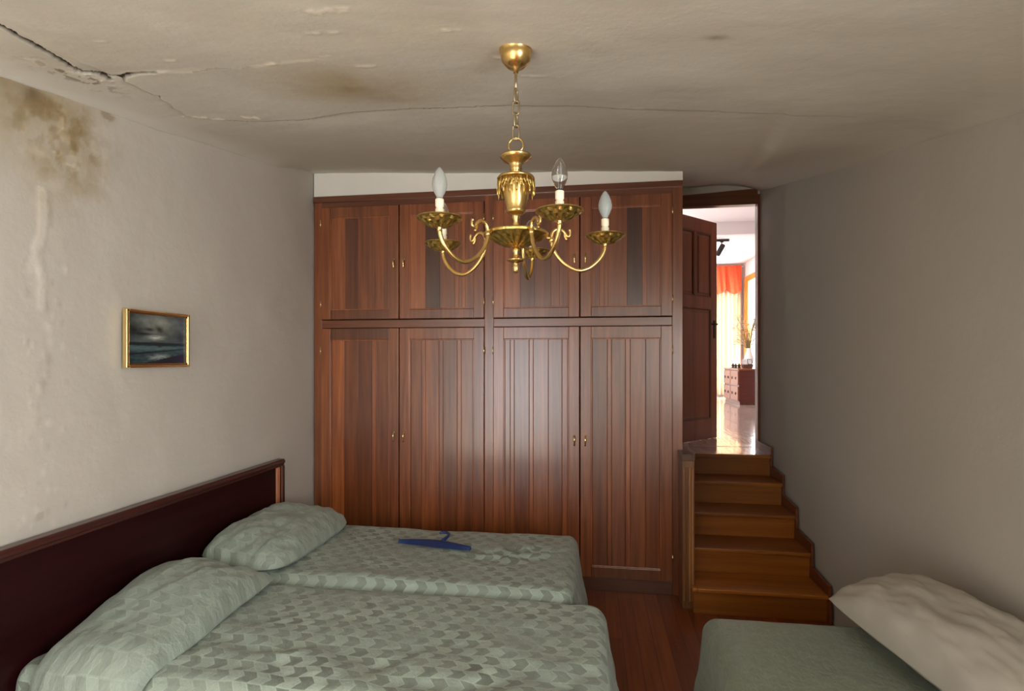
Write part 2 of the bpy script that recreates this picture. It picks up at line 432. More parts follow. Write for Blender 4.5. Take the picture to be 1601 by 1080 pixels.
    for cx, cy, rx, ry in ((-1.90, 2.39, .045, .016), (-1.83, 2.43, .03, .012), (-1.615, 2.409, .035, .022), (-1.153, 1.833, .018, .012), (-1.115, 1.838, .012, .009), (-.912, 1.784, .022, .012), (-.802, 1.872, .035, .008), (-.86, 1.6, .05, .01), (-1.588, 1.581, .03, .006),
                           (-1.99, 1.72, .02, .04), (-1.96, 1.86, .018, .05), (-1.93, 1.95, .015, .03), (-.312, 1.823, .03, .01), (-.729, 1.456, .05, .014), (-1.2, 2.46, .03, .008), (-1.5, 1.76, .03, .012), (-.2, 2.0, .05, .008), (-.45, 1.62, .04, .01), (.15, 2.36, .06, .006)):
        g = np.clip(1.3 - (((P[:, 0] - cx) / rx) ** 2 + ((P[:, 1] - cy) / ry) ** 2 + jag * 4.5 + .5 * mid), 0, 1); tint(g * (1.3 if cy > 2.35 and cx < -1.5 else .38), (1.45, 1.42, 1.34)); Z -= .002 * g
    # speckled crumbling edge between crack and wall
    g = (vnoise(P, 30, 17, 3) > .22) * np.exp(-((P[:, 0] + 1.98) / .05) ** 2) * np.exp(-((P[:, 1] - 1.85) / .16) ** 2); tint(g, (.35, .28, .2))
    pts = np.concatenate([P, Z[:, None]], 1)
    o = surface_mesh('ceiling', pts, len(xs), len(ys), T, M['ceil'], True)
    return struct(o, 'uneven off-white plaster ceiling with a long crack and brown damp stain', 'ceiling')
make_ceiling()

def make_left_wall():
    ys = np.concatenate([np.linspace(YB - .03, 1.4, 32)[:-1], np.linspace(1.4, 2.5, 123)[:-1], np.linspace(2.5, YF + .03, 68)])
    zs = np.concatenate([np.arange(0, .9, .05), np.arange(.9, 3.36, .010)])
    Yg, Zg = np.meshgrid(ys, zs); P = np.stack([Yg.ravel(), Zg.ravel()], 1)
    big = vnoise(P, 1.0, 13, 3); mid = vnoise(P, 4, 17, 4); fin = vnoise(P, 18, 19, 3)
    D = .010 * big + .0035 * mid
    T = np.ones((len(P), 3))
    def tint(mask, c):
        nonlocal T
        mask = np.clip(mask, 0, 1)[:, None]; T = T * (1 - mask) + T * np.array(c)[None] * mask
    def blob(cy, cz, sy, sz, s, c, hard=0):
        g = np.exp(-(((P[:, 0] - cy) / sy) ** 2 + ((P[:, 1] - cz) / sz) ** 2)) * (1 + .9 * mid) + hard * fin
        if hard: g = np.clip((g - .45) * 6, 0, 1) * (((P[:, 0] - cy) / sy) ** 2 + ((P[:, 1] - cz) / sz) ** 2 < 2.2)
        tint(g * s, c)
    blob(1.80, 2.62, .30, .20, .75, (.74, .67, .52)); blob(1.95, 2.62, .14, .22, .5, (.80, .71, .52))
    blob(1.72, 2.70, .12, .06, .5, (.70, .62, .5)); blob(1.80, 2.695, .035, .035, .7, (.52, .45, .36))
    reg = np.exp(-(((P[:, 0] - 1.93) / .20) ** 2 + ((P[:, 1] - 2.56) / .22) ** 2)) * (P[:, 1] > 0)
    mot = vnoise(P, 9, 51, 4); tint(np.clip((mot - .02) * 5, 0, 1) * reg * .7, (.76, .69, .54)); tint(np.clip((vnoise(P, 14, 61, 4) - .10) * 6, 0, 1) * reg * .65, (.72, .64, .50)); tint(np.clip((vnoise(P, 20, 71, 3) - .22) * 7, 0, 1) * reg * .7, (1.22, 1.2, 1.14))
    blob(2.13, 2.755, .055, .022, .7, (.60, .50, .34), .45); blob(2.06, 2.80, .03, .02, .6, (.66, .57, .42), .25)
    blob(1.985, 2.60, .03, .09, .55, (.70, .61, .42), .7); blob(1.955, 2.53, .05, .05, .5, (.74, .65, .46), .7)
    blob(1.85, 2.66, .07, .06, .5, (.74, .66, .52), .7); blob(1.78, 2.60, .05, .08, .4, (.76, .70, .58), .7)
    blob(2.05, 2.48, .05, .12, .3, (.84, .79, .68)); blob(1.80, 2.30, .10, .16, .3, (.86, .82, .75))
    for a, b, c_, d_ in ((1.93, 2.62, .010, .05), (1.96, 2.47, .03, .008), (1.90, 2.50, .012, .012), (1.79, 2.545, .04, .006)):
        blob(a, b, c_, d_, .7, (1.3, 1.28, 1.2), .25)
    # peeled strip running down from the stain, with raised edges
    line = [(1.845, 2.33), (1.85, 2.25), (1.845, 2.15), (1.825, 2.10), (1.835, 2.03), (1.85, 1.97), (1.845, 1.88)]
    d, t, s = polydist(P + fin[:, None] * .006, line)
    tint(np.clip((.022 - d) / .006, 0, 1) * .75 * (1 - .4 * t), (1.22, 1.22, 1.22)); D += .002 * np.clip((.022 - d) / .006, 0, 1)
    d, t, s = polydist(P + fin[:, None] * .006, [(1.875, 2.33), (1.88, 2.2)]); tint(np.clip((.014 - d) / .006, 0, 1) * .6, (.78, .76, .72))
    for k in range(60):
        rnd = random.Random(k); cy = 1.76 + rnd.random() * .2; cz = .9 + rnd.random() * 1.2; r = .004 + .012 * rnd.random()
        g = np.clip(1.2 - (((P[:, 0] - cy) / r) ** 2 + ((P[:, 1] - cz) / (r * 1.8)) ** 2), 0, 1); tint(g * .35, rnd.choice([(1.25, 1.25, 1.25), (.75, .73, .7)])); D += .0012 * g
    blob(1.80, 1.50, .05, .2, .25, (1.15, 1.15, 1.14)); blob(2.17, 1.75, .03, .14, .4, (1.15, 1.14, 1.08))
    blob(1.84, 1.05, .02, .02, .6, (.7, .66, .6), .3)
    pts = np.stack([XL + D - .008, P[:, 0], P[:, 1]], 1)
    o = surface_mesh('wall_left', pts, len(ys), len(zs), T, M['wall'], False)
    return struct(o, 'rough plaster left wall with brown damp patch near the ceiling', 'wall')
make_left_wall()

def make_right_wall():
    # opening of the side window behind the camera: y -1.2..0.1, z 0.95..2.25
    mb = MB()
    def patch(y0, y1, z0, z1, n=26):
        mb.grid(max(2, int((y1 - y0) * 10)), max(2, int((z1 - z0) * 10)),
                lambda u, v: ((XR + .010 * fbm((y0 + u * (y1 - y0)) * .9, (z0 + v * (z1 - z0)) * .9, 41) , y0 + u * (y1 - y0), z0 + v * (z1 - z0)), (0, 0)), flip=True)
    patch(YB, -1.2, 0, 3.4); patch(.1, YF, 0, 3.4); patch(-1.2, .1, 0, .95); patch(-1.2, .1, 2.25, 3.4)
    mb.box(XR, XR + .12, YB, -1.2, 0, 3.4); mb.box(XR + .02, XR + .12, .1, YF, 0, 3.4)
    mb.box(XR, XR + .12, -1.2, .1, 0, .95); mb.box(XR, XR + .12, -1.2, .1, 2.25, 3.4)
    struct(mb.build('wall_right', M['wall_r']), 'bare plaster wall on the right, its colour dimmed for shade', 'wall')
make_right_wall()
mb = MB()
x0, x1, z0, z1 = -2.0, -.4, .12, 2.25
mb.box(XL, x0, YB - .12, YB, 0, 3); mb.box(x1, XR, YB - .12, YB, 0, 3); mb.box(x0, x1, YB - .12, YB, 0, z0); mb.box(x0, x1, YB - .12, YB, z1, 3)
struct(mb.build('wall_back', M['wall']), 'plaster wall behind the camera with a window', 'wall')
mb = MB()
for a, b in ((x0, x0 + .05), (x1 - .05, x1), (-1.24, -1.16)): mb.box(a, b, YB - .05, YB + .01, z0, z1)
for a, b in ((z0, z0 + .05), (z1 - .05, z1)): mb.box(x0, x1, YB - .05, YB + .01, a, b)
struct(mb.build('window_1', M['casing']), 'wooden window frame in the wall behind the camera', 'window')
mb = MB()
for a, b in ((-1.2, -1.15), (.05, .1), (-.575, -.525)): mb.box(XR - .01, XR + .05, a, b, .95, 2.25)
for a, b in ((.95, 1.0), (2.2, 2.25)): mb.box(XR - .01, XR + .05, -1.2, .1, a, b)
struct(mb.build('window_2', M['casing']), 'wooden window frame in the right wall beside the camera', 'window')
mb = MB(); mb.box(XL - .05, XR + .05, YB, YF, -.1, 0)
struct(mb.build('floor', M['floor']), 'red-brown varnished plank floor between the beds', 'floor')

mb = MB(); mb.box(-2.1, -.3, -1.65, -.2, .001, .014)
tag(mb.build('bounce_sheet', M['bounce_sheet'], origin=(-1.1, -.8, 0), bevel=.004), 'unseen pale sheet added behind the camera to bounce sunlight', 'bounce_sheet')  # pale sheet added out of view to throw sunlight up into the room

# far wall of the bedroom (door opening x .72..1.47, z .86..3.06)
DX0, DX1, LZ, DZ = .72, 1.478, .86, 3.06
mb = MB()
WT = .05
mb.box(XL, DX0 - .01, YF, YF + WT, 0, 3.9); mb.box(DX1 + .005, 3.3, YF, YF + WT, 0, 3.9); mb.box(DX0 - .01, DX1 + .005, YF, YF + WT, DZ + .005, 3.9); mb.box(DX0, DX1, YF, YF + WT, 0, LZ - .06)
struct(mb.build('wall_front', M['wall']), 'plaster wall above and around the raised doorway', 'wall')
# white soffit above the wardrobe, following the ceiling
mb = MB()
YS = 3.955
xs = [XL + (.631 - XL) * i / 24 for i in range(25)]
prof = [(XL, 2.915), (.631, 2.90)] + [(x, zc(x, YS) + .03) for x in xs[::-1]]
mb.prism(prof, 'y', YS, YF)
struct(mb.build('wall_soffit', M['white']), 'bright white strip of wall between wardrobe and ceiling', 'wall')

# ------------------------------------------------------------------ fitted wardrobe
def make_wardrobe():
    root = empty('fitted_wardrobe', ((XL + .631) / 2, 4.2, 0), 'wall-wide red-brown wooden fitted wardrobe with eight panelled doors', 'wardrobe')
    F = 3.95
    mb = MB()
    mb.box(XL + .003, -2.069, F, F + .05, 0, 2.905, .9); mb.box(-.787, -.719, F, F + .05, .1, 2.905, 1.0); mb.box(.559, .631, F, F + .05, 0, 2.905, .85)
    mb.box(XL + .02, XL + .04, F + .05, 4.6, 0, 2.9, .8); mb.box(.611, .631, F + .05, 4.6, 0, 2.9, .8); mb.box(XL + .04, .611, 4.58, 4.6, 0, 2.9, .6)
    mb.build('carcass', M['ward'], root, bevel=.003)
    mb = MB()
    mb.box(-2.069, .559, F + .002, F + .05, 2.832, 2.905, .75); mb.build('top_rail', M['wardx'], root, bevel=.003)
    for a, b in ((-2.069, -.787), (-.719, .559)):
        mb = MB(); mb.box(a, b, F + .002, F + .05, 1.902, 1.963, 1.0); mb.build('middle_rail', M['wardx'], root, bevel=.003)
    mb = MB(); mb.box(-2.069, .559, F + .004, F + .05, .0, .10, .55); mb.build('plinth', M['wardx'], root, bevel=.003)
    mb = MB(); mb.box(XL + .003, .631, F - .012, F + .0, 2.872, 2.918, .7)
    mb.build('cornice', M['wardx'], root, bevel=.003)
    cols = [(-2.067, -1.444, 'L'), (-1.436, -.789, 'R'), (-.717, -.090, 'L'), (-.082, .557, 'R')]
    up = [[(1.1, 22), (.6, 21), (.9, 28), (.95, 8), (1.1, 6), (.85, 7)], [(1.35, 24), (.42, 23), (.85, 24), (1.15, 6), (.9, 5), (1.2, 5), (.9, 12)],
          [(1.12, 25), (.52, 23), (.72, 26), (1.0, 13), (.9, 13)], [(.95, 12), (1.15, 7), (.95, 6), (.85, 30), (.38, 24), (1.1, 7), (.9, 20)]]
    lo = [[(1.4, 20), (.85, 22), (.75, 24), (1.2, 7), (.9, 19)], [(.9, 17), (1.1, 6), (1.2, 20), (.95, 6), (.85, 21), (1.1, 6), (.95, 17)],
          [(.9, 8), (1.1, 6), (.85, 22), (1.05, 6), (.9, 22), (.8, 20), (1.1, 8)], [(.72, 22), (1.05, 6), (.85, 20), (1.1, 7), (.9, 22), (.8, 20)]]
    rr = random.Random(4)
    for lvl, (z0, z1, tr, br) in enumerate(((.105, 1.898, .085, .075), (1.968, 2.828, .08, .07))):
        for ci, (x0, x1, hs) in enumerate(cols):
            swing = 0
            y0, y1 = F - .018, F + .001
            sw = .076
            dt = (1.05, 1.1, 1.1, .95)[ci]
            rail_t = (.55 if (ci == 0 and lvl == 0) else .85, 1.1, 1.0, .85)[ci]
            d = MB()
            d.box(x0, x0 + sw, y0, y1, z0, z1, dt); d.box(x1 - sw, x1, y0, y1, z0, z1, dt * .95)
            d.box(x0 + sw, x1 - sw, y0 + .001, y1, z1 - tr, z1, rail_t); d.box(x0 + sw, x1 - sw, y0 + .001, y1, z0, z0 + br, rail_t * .8)
            door = d.build('door', M['ward'], root, bevel=.003)
            # thin bead round the panel
            bd = MB(); q = .008
            a0, a1, b0, b1 = x0 + sw, x1 - sw, z0 + br, z1 - tr
            for (p0, p1, r0, r1) in ((a0, a0 + q, b0, b1), (a1 - q, a1, b0, b1), (a0, a1, b0, b0 + q), (a0, a1, b1 - q, b1)):
                bd.box(p0, p1, y0 + .003, y0 + .012, r0, r1, 1.35)
            bd.build('bead', M['ward'], door, bevel=.002)
            pn = MB(); tints = (lo, up)[lvl][ci]; n = len(tints)
            tot = sum(w_ for _, w_ in tints); cx = a0 + q
            for tt, wv in tints:
                pw = (a1 - a0 - 2 * q) * wv / tot; c0, c1 = cx, cx + pw; cx += pw
                g = .0032 if lvl == 0 else .0012; gd = .0135 if lvl == 0 else .0112
                prof = [(c0, y1 - .001), (c0, y0 + gd), (c0 + g, y0 + .010), (c1 - g, y0 + .010), (c1, y0 + gd), (c1, y1 - .001)]
                tj = tt ** 1.35 * (.93 + .14 * rr.random())
                pn.prism(prof, 'z', b0 + q, b1 - q, (tj, tj * (1.0 + .06 * (tt - 1)), tj * (1 + .05 * (tt - 1))))
            pn.build('panel', M['ward'], door)
            # hinges
            hx = x0 - .002 if hs == 'L' else x1 + .002
            for hz in ((z0 + .16, z1 - .17) if lvl == 0 else (z0 + .12, z1 - .12)):
                h = MB(); h.lathe([(0, -.028), (.0045, -.026), (.0045, .026), (0, .028)], 10, (hx, y0 - .002, hz)); h.build('hinge', M['gold'], door)
            # drop handle
            px = (x1 - .035) if hs == 'L' else (x0 + .035)
            pz = 1.08 if lvl == 0 else 2.385
            hb = MB()
            hb.lathe([(0, .0), (.009, .0), (.007, .006), (0, .006)], 14, (0, 0, 0))
            hb.v = [(px + a, y0 - c, pz + .030 + b) for a, b, c in hb.v]
            hb.tube([(px, y0 - .006, pz + .030), (px, y0 - .016, pz + .024), (px, y0 - .020, pz + .008), (px, y0 - .019, pz - .010), (px, y0 - .014, pz - .024), (px, y0 - .012, pz - .036)],
                    [.004, .005, .0085, .0045, .004, .007], 10)
            hb.build('handle', M['gold'], door)
    return root
make_wardrobe()

# ------------------------------------------------------------------ stairs up to the doorway
def make_stairs():
    SX0, SX1 = .68, 1.478
    root = empty('staircase', (1.08, 4.2, 0), 'short flight of orange-brown wooden steps climbing to the doorway', 'stairs')
    Ys = [3.70 + .28 * k for k in range(5)]; rise = LZ / 5
    tn = [1.0, 1.15, 1.3, .95, .9]
    for k, y in enumerate(Ys):
        zt = rise * (k + 1); z_ = rise * k
        nxt = Ys[k + 1] if k < 4 else YF - .01
        r = MB(); xx = SX0 - (.022 if k == 0 else 0)
        r.box(xx, SX1, y, y + .018, z_, zt - .028, tn[k] * .9)
        if k: r.box(SX0, SX1, y + .018, y + .02, z_ - .02, zt - .03, .5)
        r.build('riser', M['stair'], root, bevel=.002)
        if k < 4:
            t = MB(); t.box(SX0, SX1, y - .022, nxt + .005, zt - .028, zt, tn[(k + 2) % 5])
            if k == 0: t.box(SX0 - .030, SX0 + .002, y - .022, y + .035, zt - .028, zt, tn[2])
            t.build('tread', M['stair'], root, bevel=.007)
    t = MB(); t.box(.64, SX1, Ys[4] - .022, Ys[4] + .03, LZ - .03, LZ, .9); t.build('tread', M['stair'], root, bevel=.006)
    # stepped skirting on the right wall
    prof = [(3.655, 0)]
    for k, y in enumerate(Ys):
        zt = rise * (k + 1)
        prof += [(y - .045 + .01, zt + .068), (y + .245 if k < 4 else YF - .025, zt + .068 + (.02 if k < 4 else 0))]
    prof += [(YF - .025, 0)]
    s = MB(); s.prism(prof, 'x', SX1 - .005, XR - .012, .8); s.build('skirting', M['stairz'], root, bevel=.002)
    # side string hidden behind the newel
    s = MB(); s.prism([(3.93, 0), (3.93, .17), (4.82, .80), (YF - .01, .80), (YF - .01, 0)], 'x', .655, .68, .7); s.build('string', M['stairz'], root)
make_stairs()
def make_newel():
    root = empty('newel_panel', (.635, 3.84, 0), 'narrow fluted wooden post between the wardrobe and the steps', 'post')
    m = MB(); m.box(.598, .676, 3.762, 3.93, 0, .985, .75)
    for i in range(4):
        a = .604 + i * .018; m.prism([(a, 3.762), (a + .003, 3.754), (a + .010, 3.754), (a + .013, 3.762)], 'z', .05, .94, (1.1, .7, 1.3, 1.5)[i])
    m.build('panel', M['post'], root, bevel=.002)
    m = MB(); m.box(.594, .680, 3.752, 3.935, .985, 1.03, .35); m.build('cap', M['post'], root, bevel=.004)
make_newel()
mb = MB(); mb.box(.64, XR, 4.84, YF + WT, LZ - .05, LZ - .002)
struct(mb.build('floor_landing', M['upfloor']), 'glossy pale landing at the top of the steps', 'floor')

# ------------------------------------------------------------------ doorway and door leaf
mb = MB()
mb.box(DX1, XR, YF - .02, YF + .06, LZ, DZ + .09, .8)
mb.box(DX0 - .06, DX0, YF - .02, YF + .06, LZ, DZ + .09, .8)
struct(mb.build('trim_1', M['doorw']), 'dark wooden jambs of the raised doorway', 'door frame')
mb = MB()
mb.prism([(DX0, DZ - .0), (DX1, DZ + .0), (DX1, DZ + .14), (.0, DZ + .06)], 'y', YF - .022, YF + .058, .9)
struct(mb.build('trim_2', M['casing']), 'brown wooden lintel board over the doorway', 'door frame')
def make_door():
    a = math.atan2(5.80 - 5.275, 1.245 - .735)
    root = empty('door_1', (.735, 5.275, LZ + .003)); tag(root, 'red-brown panelled door standing open at the top of the steps', 'door', None, 'structure')
    L = .735; Hh = 2.185
    def put(m, name, mat, par, bev=0):
        R = Matrix.Rotation(a, 4, 'Z'); base = world_loc(root)
        m.v = [tuple(base + R @ Vector(p)) for p in m.v]; return m.build(name, mat, par, bevel=bev)
    m = MB(); T = .018
    m.box(0, .10, -T, T, 0, Hh); m.box(L - .10, L, -T, T, 0, Hh)
    for z0, z1 in ((0, .20), (1.30, 1.42), (Hh - .13, Hh)): m.box(.10, L - .10, -T, T, z0, z1)
    m.box(.345, .39, -T, T, 1.42, Hh - .13)
    leaf = put(m, 'leaf', M['doorw'], root, .003)
    for (x0, x1, z0, z1) in ((.10, .345, 1.42, Hh - .13), (.39, L - .10, 1.42, Hh - .13), (.10, L - .10, .20, 1.30)):
        p = MB(); p.box(x0, x1, -.006, .006, z0, z1, .9); p.box(x0 + .035, x1 - .035, -.014, .014, z0 + .035, z1 - .035, 1.0)
        for (b0, b1, c0, c1) in ((x0, x0 + .014, z0, z1), (x1 - .014, x1, z0, z1), (x0, x1, z0, z0 + .014), (x0, x1, z1 - .014, z1)): p.box(b0, b1, -.016, .016, c0, c1, .5)
        put(p, 'panel', M['doorw'], root, .005)
    for sgn in (-1, 1):
        h = MB(); h.box(L - .062, L - .032, sgn * .018, sgn * .022, 1.10 - .09, 1.10 + .09)
        h.tube([(L - .047, sgn * .02, 1.15), (L - .047, sgn * .055, 1.15), (L - .06, sgn * .058, 1.15), (L - .15, sgn * .058, 1.148)], .007, 10)
        put(h, 'handle', M['darkm'], root)
    s = MB(); s.box(L, L + .002, -.010, .010, 1.02, 1.24); put(s, 'lock_plate', M['silver'], root)
make_door()

# ------------------------------------------------------------------ the room upstairs
UX0, UX1, UY1, UZ = -.5, 3.2, 12.25, 3.68
mb = MB(); mb.box(UX0, UX1, YF + WT, UY1, LZ - .1, LZ)
struct(mb.build('floor_upstairs', M['upfloor']), 'glossy pale plank floor of the room beyond the doorway', 'floor')
mb = MB(); mb.box(UX0, UX1, YF + WT, UY1, UZ, UZ + .1); struct(mb.build('ceiling_upstairs', M['upwall']), 'white ceiling of the room beyond the doorway', 'ceiling')
mb = MB(); mb.box(UX0, UX1, 8.38, 8.52, UZ - .19, UZ + .01); struct(mb.build('trim_3', M['upwall']), 'white beam across the ceiling beyond the doorway', 'beam')
mb = MB(); mb.box(UX0, UX1, UY1, UY1 + .1, LZ, UZ); struct(mb.build('wall_upstairs_front', M['upwall']), 'far white wall behind the curtains upstairs', 'wall')
mb = MB()
mb.box(UX1, UX1 + .12, 8.6, 11.05, LZ, UZ); mb.box(UX1, UX1 + .12, 12.0, UY1, LZ, UZ); mb.box(UX1, UX1 + .12, 11.05, 12.0, 3.31, UZ)
struct(mb.build('wall_upstairs_right', M['upwall']), 'white wall with the bright balcony door upstairs', 'wall')
mb = MB(); mb.box(UX1, UX1 + .12, YF + .1, 8.6, LZ, UZ); struct(mb.build('wall_upstairs_darkened', M['doorw']), 'unseen stretch of upstairs wall, coloured dark to cut bounced light', 'wall')  # out of view; dark brown keeps bounced light off the door leaf
mb = MB()
mb.box(UX0 - .1, UX0, YF + WT, 6.4, LZ, UZ); mb.box(UX0 - .1, UX0, 10.0, UY1, LZ, UZ); mb.box(UX0 - .1, UX0, 6.4, 10.0, LZ, 1.3); mb.box(UX0 - .1, UX0, 6.4, 10.0, 3.3, UZ)
struct(mb.build('wall_upstairs_left', M['upwall']), 'white wall with a wide window upstairs', 'wall')
mb = MB()
mb.box(UX1 - .03, UX1 + .08, 11.90, 12.06, LZ, 3.37); mb.box(UX1 - .03, UX1 + .08, 10.98, 11.08, LZ, 3.37); mb.box(UX1 - .03, UX1 + .08, 11.08, 11.90, 3.25, 3.37)
mb.box(UX1 - .02, UX1 + .04, 11.78, 11.90, LZ, 3.25, 1.1)
struct(mb.build('window_3', M['orange']), 'honey-coloured wooden frame of the bright balcony door', 'balcony door')

# curtain and valance on the far wall
mb = MB()
def cur(u, v):
    x = 2.28 + u * .84; return ((x, 12.13 + .035 * sin(u * 62) + .012 * sin(u * 23 + 1), LZ + .03 + v * 2.45), (x, v))
mb.grid(140, 6, cur)
o = mb.build('curtain', M['curtain'], origin=(2.7, 12.13, LZ)); o.modifiers.new('thickness', 'SOLIDIFY').thickness = .008
tag(o, 'long cream pleated curtain hanging under the red valance', 'curtain')
mb = MB()
def val(u, v):
    x = 2.26 + u * .85; ph = (u * 2.62 + .32) % 1; drop = .50 + .10 * (4 * ph * (1 - ph))
    z = 3.625 - (1 - v) * drop
    y = 12.02 + .018 * sin(u * 40 + v * 2) + .03 * (1 - v) * (4 * ph * (1 - ph)) * -1 + (.02 if ph < .05 or ph > .95 else 0)
    return ((x, y, z), (x, z))
mb.grid(120, 14, val)
o = mb.build('valance', M['red'], origin=(2.7, 12.03, 3.0)); o.modifiers.new('thickness', 'SOLIDIFY').thickness = .006
tag(o, 'red scalloped cloth valance above the cream curtain', 'valance')
mb = MB(); mb.tube([(2.2, 12.09, 3.61), (3.17, 12.09, 3.61)], .014, 12)
tag(mb.build('curtain_rail', M['porcelain'], origin=(2.7, 12.09, 3.585)), 'slim rail carrying the red valance', 'curtain rail')

def make_track():
    root = empty('track_light', (1.95, 9.6, UZ), 'black ceiling track with one tilted black spotlight', 'track light')
    m = MB(); m.box(1.3, 2.29, 9.585, 9.618, UZ - .04, UZ); m.build('track', M['darkm'], root, bevel=.003)
    m = MB(); m.tube([(2.17, 9.6, UZ - .03), (2.17, 9.6, UZ - .12)], .008, 8); m.box(2.145, 2.195, 9.585, 9.615, UZ - .055, UZ - .033); m.build('stem', M['darkm'], root)
    m = MB(); m.lathe([(0, .10), (.035, .10), (.042, .085), (.042, -.09), (.036, -.10), (.030, -.085), (0, -.08)], 20)
    R = Matrix.Translation((2.145, 9.6, UZ - .18)) @ Matrix.Rotation(radians(28), 4, 'Y')
    m.v = [tuple(R @ Vector(p)) for p in m.v]; m.build('spotlight_head', M['darkm'], root)
make_track()

def make_dresser():
    root = empty('sideboard', (2.83, 10.5, LZ), 'low red-brown sideboard against the right wall upstairs', 'sideboard')
    X0, X1, Y0, Y1, Z1 = 2.52, 3.16, 9.92, 11.0, LZ + .63
    m = MB(); m.box(X0 + .012, X1, Y0 + .01, Y1 - .01, LZ + .05, Z1 - .03, .8); m.build('body', M['dresser'], root, bevel=.004)  # body wood darkened to carry the shade on the end face
    m = MB(); m.box(X0 - .01, X1, Y0 - .01, Y1 + .01, Z1 - .03, Z1); m.build('top', M['doorw'], root, bevel=.006)
    m = MB(); m.box(X0 + .03, X1, Y0 + .03, Y1 - .03, LZ, LZ + .05, .5); m.build('plinth', M['doorw'], root)
    for j in range(2):
        for i in range(2):
            ya = Y0 + .03 + j * .525; za = LZ + .07 + i * .27
            d = MB(); d.box(X0 - .006, X0 + .014, ya, ya + .50, za, za + .245, 1.25); dr = d.build('drawer', M['doorw'], root, bevel=.004)  # drawer fronts tinted lighter for the sunlight on this side
            for q in (.13, .37):
                k = MB(); k.tube([(X0 - .012, ya + q + .02 * cos(t), za + .12 + .022 * sin(t)) for t in [pi * x / 4 for x in range(8)]], .004, 8, closed=True); k.build('pull', M['darkm'], dr)
    zt = Z1
    # things standing on it
    v = empty('vase_of_flowers', (2.78, 10.25, zt), 'tall white vase with cream and ochre artificial flowers on the sideboard', 'vase of flowers')
    m = MB(); m.lathe([(0, 0), (.05, 0), (.055, .01), (.045, .03), (.075, .12), (.08, .18), (.055, .27), (.035, .32), (.05, .36), (.045, .36), (.03, .32), (0, .30)], 28, (2.78, 10.25, zt)); m.build('vase', M['porcelain'], v)
    rr = random.Random(8); st = MB(); fl = MB(); fy = MB()
    for i in range(60):
        a = rr.random() * 2 * pi; r = .05 + .22 * rr.random(); h = .45 + .5 * rr.random() ** 1.2
        tip = Vector((2.78 + r * cos(a), 10.25 + r * sin(a), zt + h))
        st.tube([(2.78, 10.25, zt + .30), (2.78 + r * .4 * cos(a), 10.25 + r * .4 * sin(a), zt + .32 + (h - .32) * .6), tuple(tip)], .0035, 5)
        for q in range(3):
            c = tip + Vector((rr.uniform(-.05, .05), rr.uniform(-.05, .05), rr.uniform(-.07, .03))); T = (fl, fy)[rr.random() < .5]
            for p in range(5):
                b = 2 * pi * p / 5 + a; e = .034
                d = Vector((cos(b), sin(b), .35)) * e; s_ = Vector((-sin(b), cos(b), 0)) * e * .45
                T.add([c, c + d * .55 + s_, c + d * 1.2, c + d * .55 - s_], [(0, 1, 2, 3)])
    st.build('stems', M['stem'], v); fl.build('cream_blossoms', M['petal'], v); fy.build('ochre_blossoms', M['petaly'], v)
    b = empty('wooden_box', (2.72, 10.12, zt), 'small dark wooden box beside the white vase', 'box')
    m = MB(); m.prism([(2.65, zt), (2.79, zt), (2.80, zt + .055), (2.64, zt + .055)], 'y', 10.06, 10.18, .5); m.build('body', M['doorw'], b, bevel=.002)
    m = MB(); m.box(2.63, 2.81, 10.05, 10.19, zt + .055, zt + .068, .35); m.build('lid', M['doorw'], b, bevel=.003)
    for k, (x, lab) in enumerate(((2.675, 'small silver photo frame leaning on the wooden box, left one'), (2.765, 'small silver photo frame with dark edge on the wooden box, right one'))):
        f = empty('photo_frame', (x, 10.12, zt + .069), lab, 'photo frame', 'photo frames on the wooden box')
        R = Matrix.Translation((x, 10.12, zt + .069)) @ Matrix.Rotation(radians(-22), 4, 'X')
        m = MB()
        for (a0, a1, c0, c1) in ((-.04, -.033, 0, .10), (.033, .04, 0, .10), (-.04, .04, 0, .008), (-.04, .04, .092, .10)): m.box(a0, a1, -.005, .005, c0, c1, 1, R)
        m.build('frame', M['silver'] if k == 0 else M['darkm'], f)
        m = MB(); m.box(-.034, .034, -.002, .003, .007, .093, 1, R); m.build('picture', M['print'], f)
    for k, (x, y, lab) in enumerate(((2.60, 10.62, 'small dark ornament on the sideboard, nearest the curtain'), (2.60, 10.42, 'small dark ornament on the sideboard, middle of the row'), (2.61, 10.24, 'small dark ornament on the sideboard, nearest the wooden box'))):
        m = MB(); m.lathe([(0, 0), (.034, 0), (.036, .01), (.018, .02), (.03, .04), (.03, .055), (.012, .07), (.016, .08), (0, .09)], 16, (x, y, zt))
        tag(m.build('ornament', M['darkm'], origin=(x, y, zt)), lab, 'ornament', 'dark ornaments on the sideboard')
    m = MB(); m.lathe([(0, 0), (.03, 0), (.012, .02), (.01, .04), (.05, .07), (.075, .10), (.07, .10), (.045, .075), (0, .05)], 24, (3.0, 10.10, zt), 1.0, 8, .08)
    tag(m.build('bowl', M['silver'], origin=(3.0, 10.1, zt)), 'small footed silver bowl right of the white vase', 'bowl')
make_dresser()

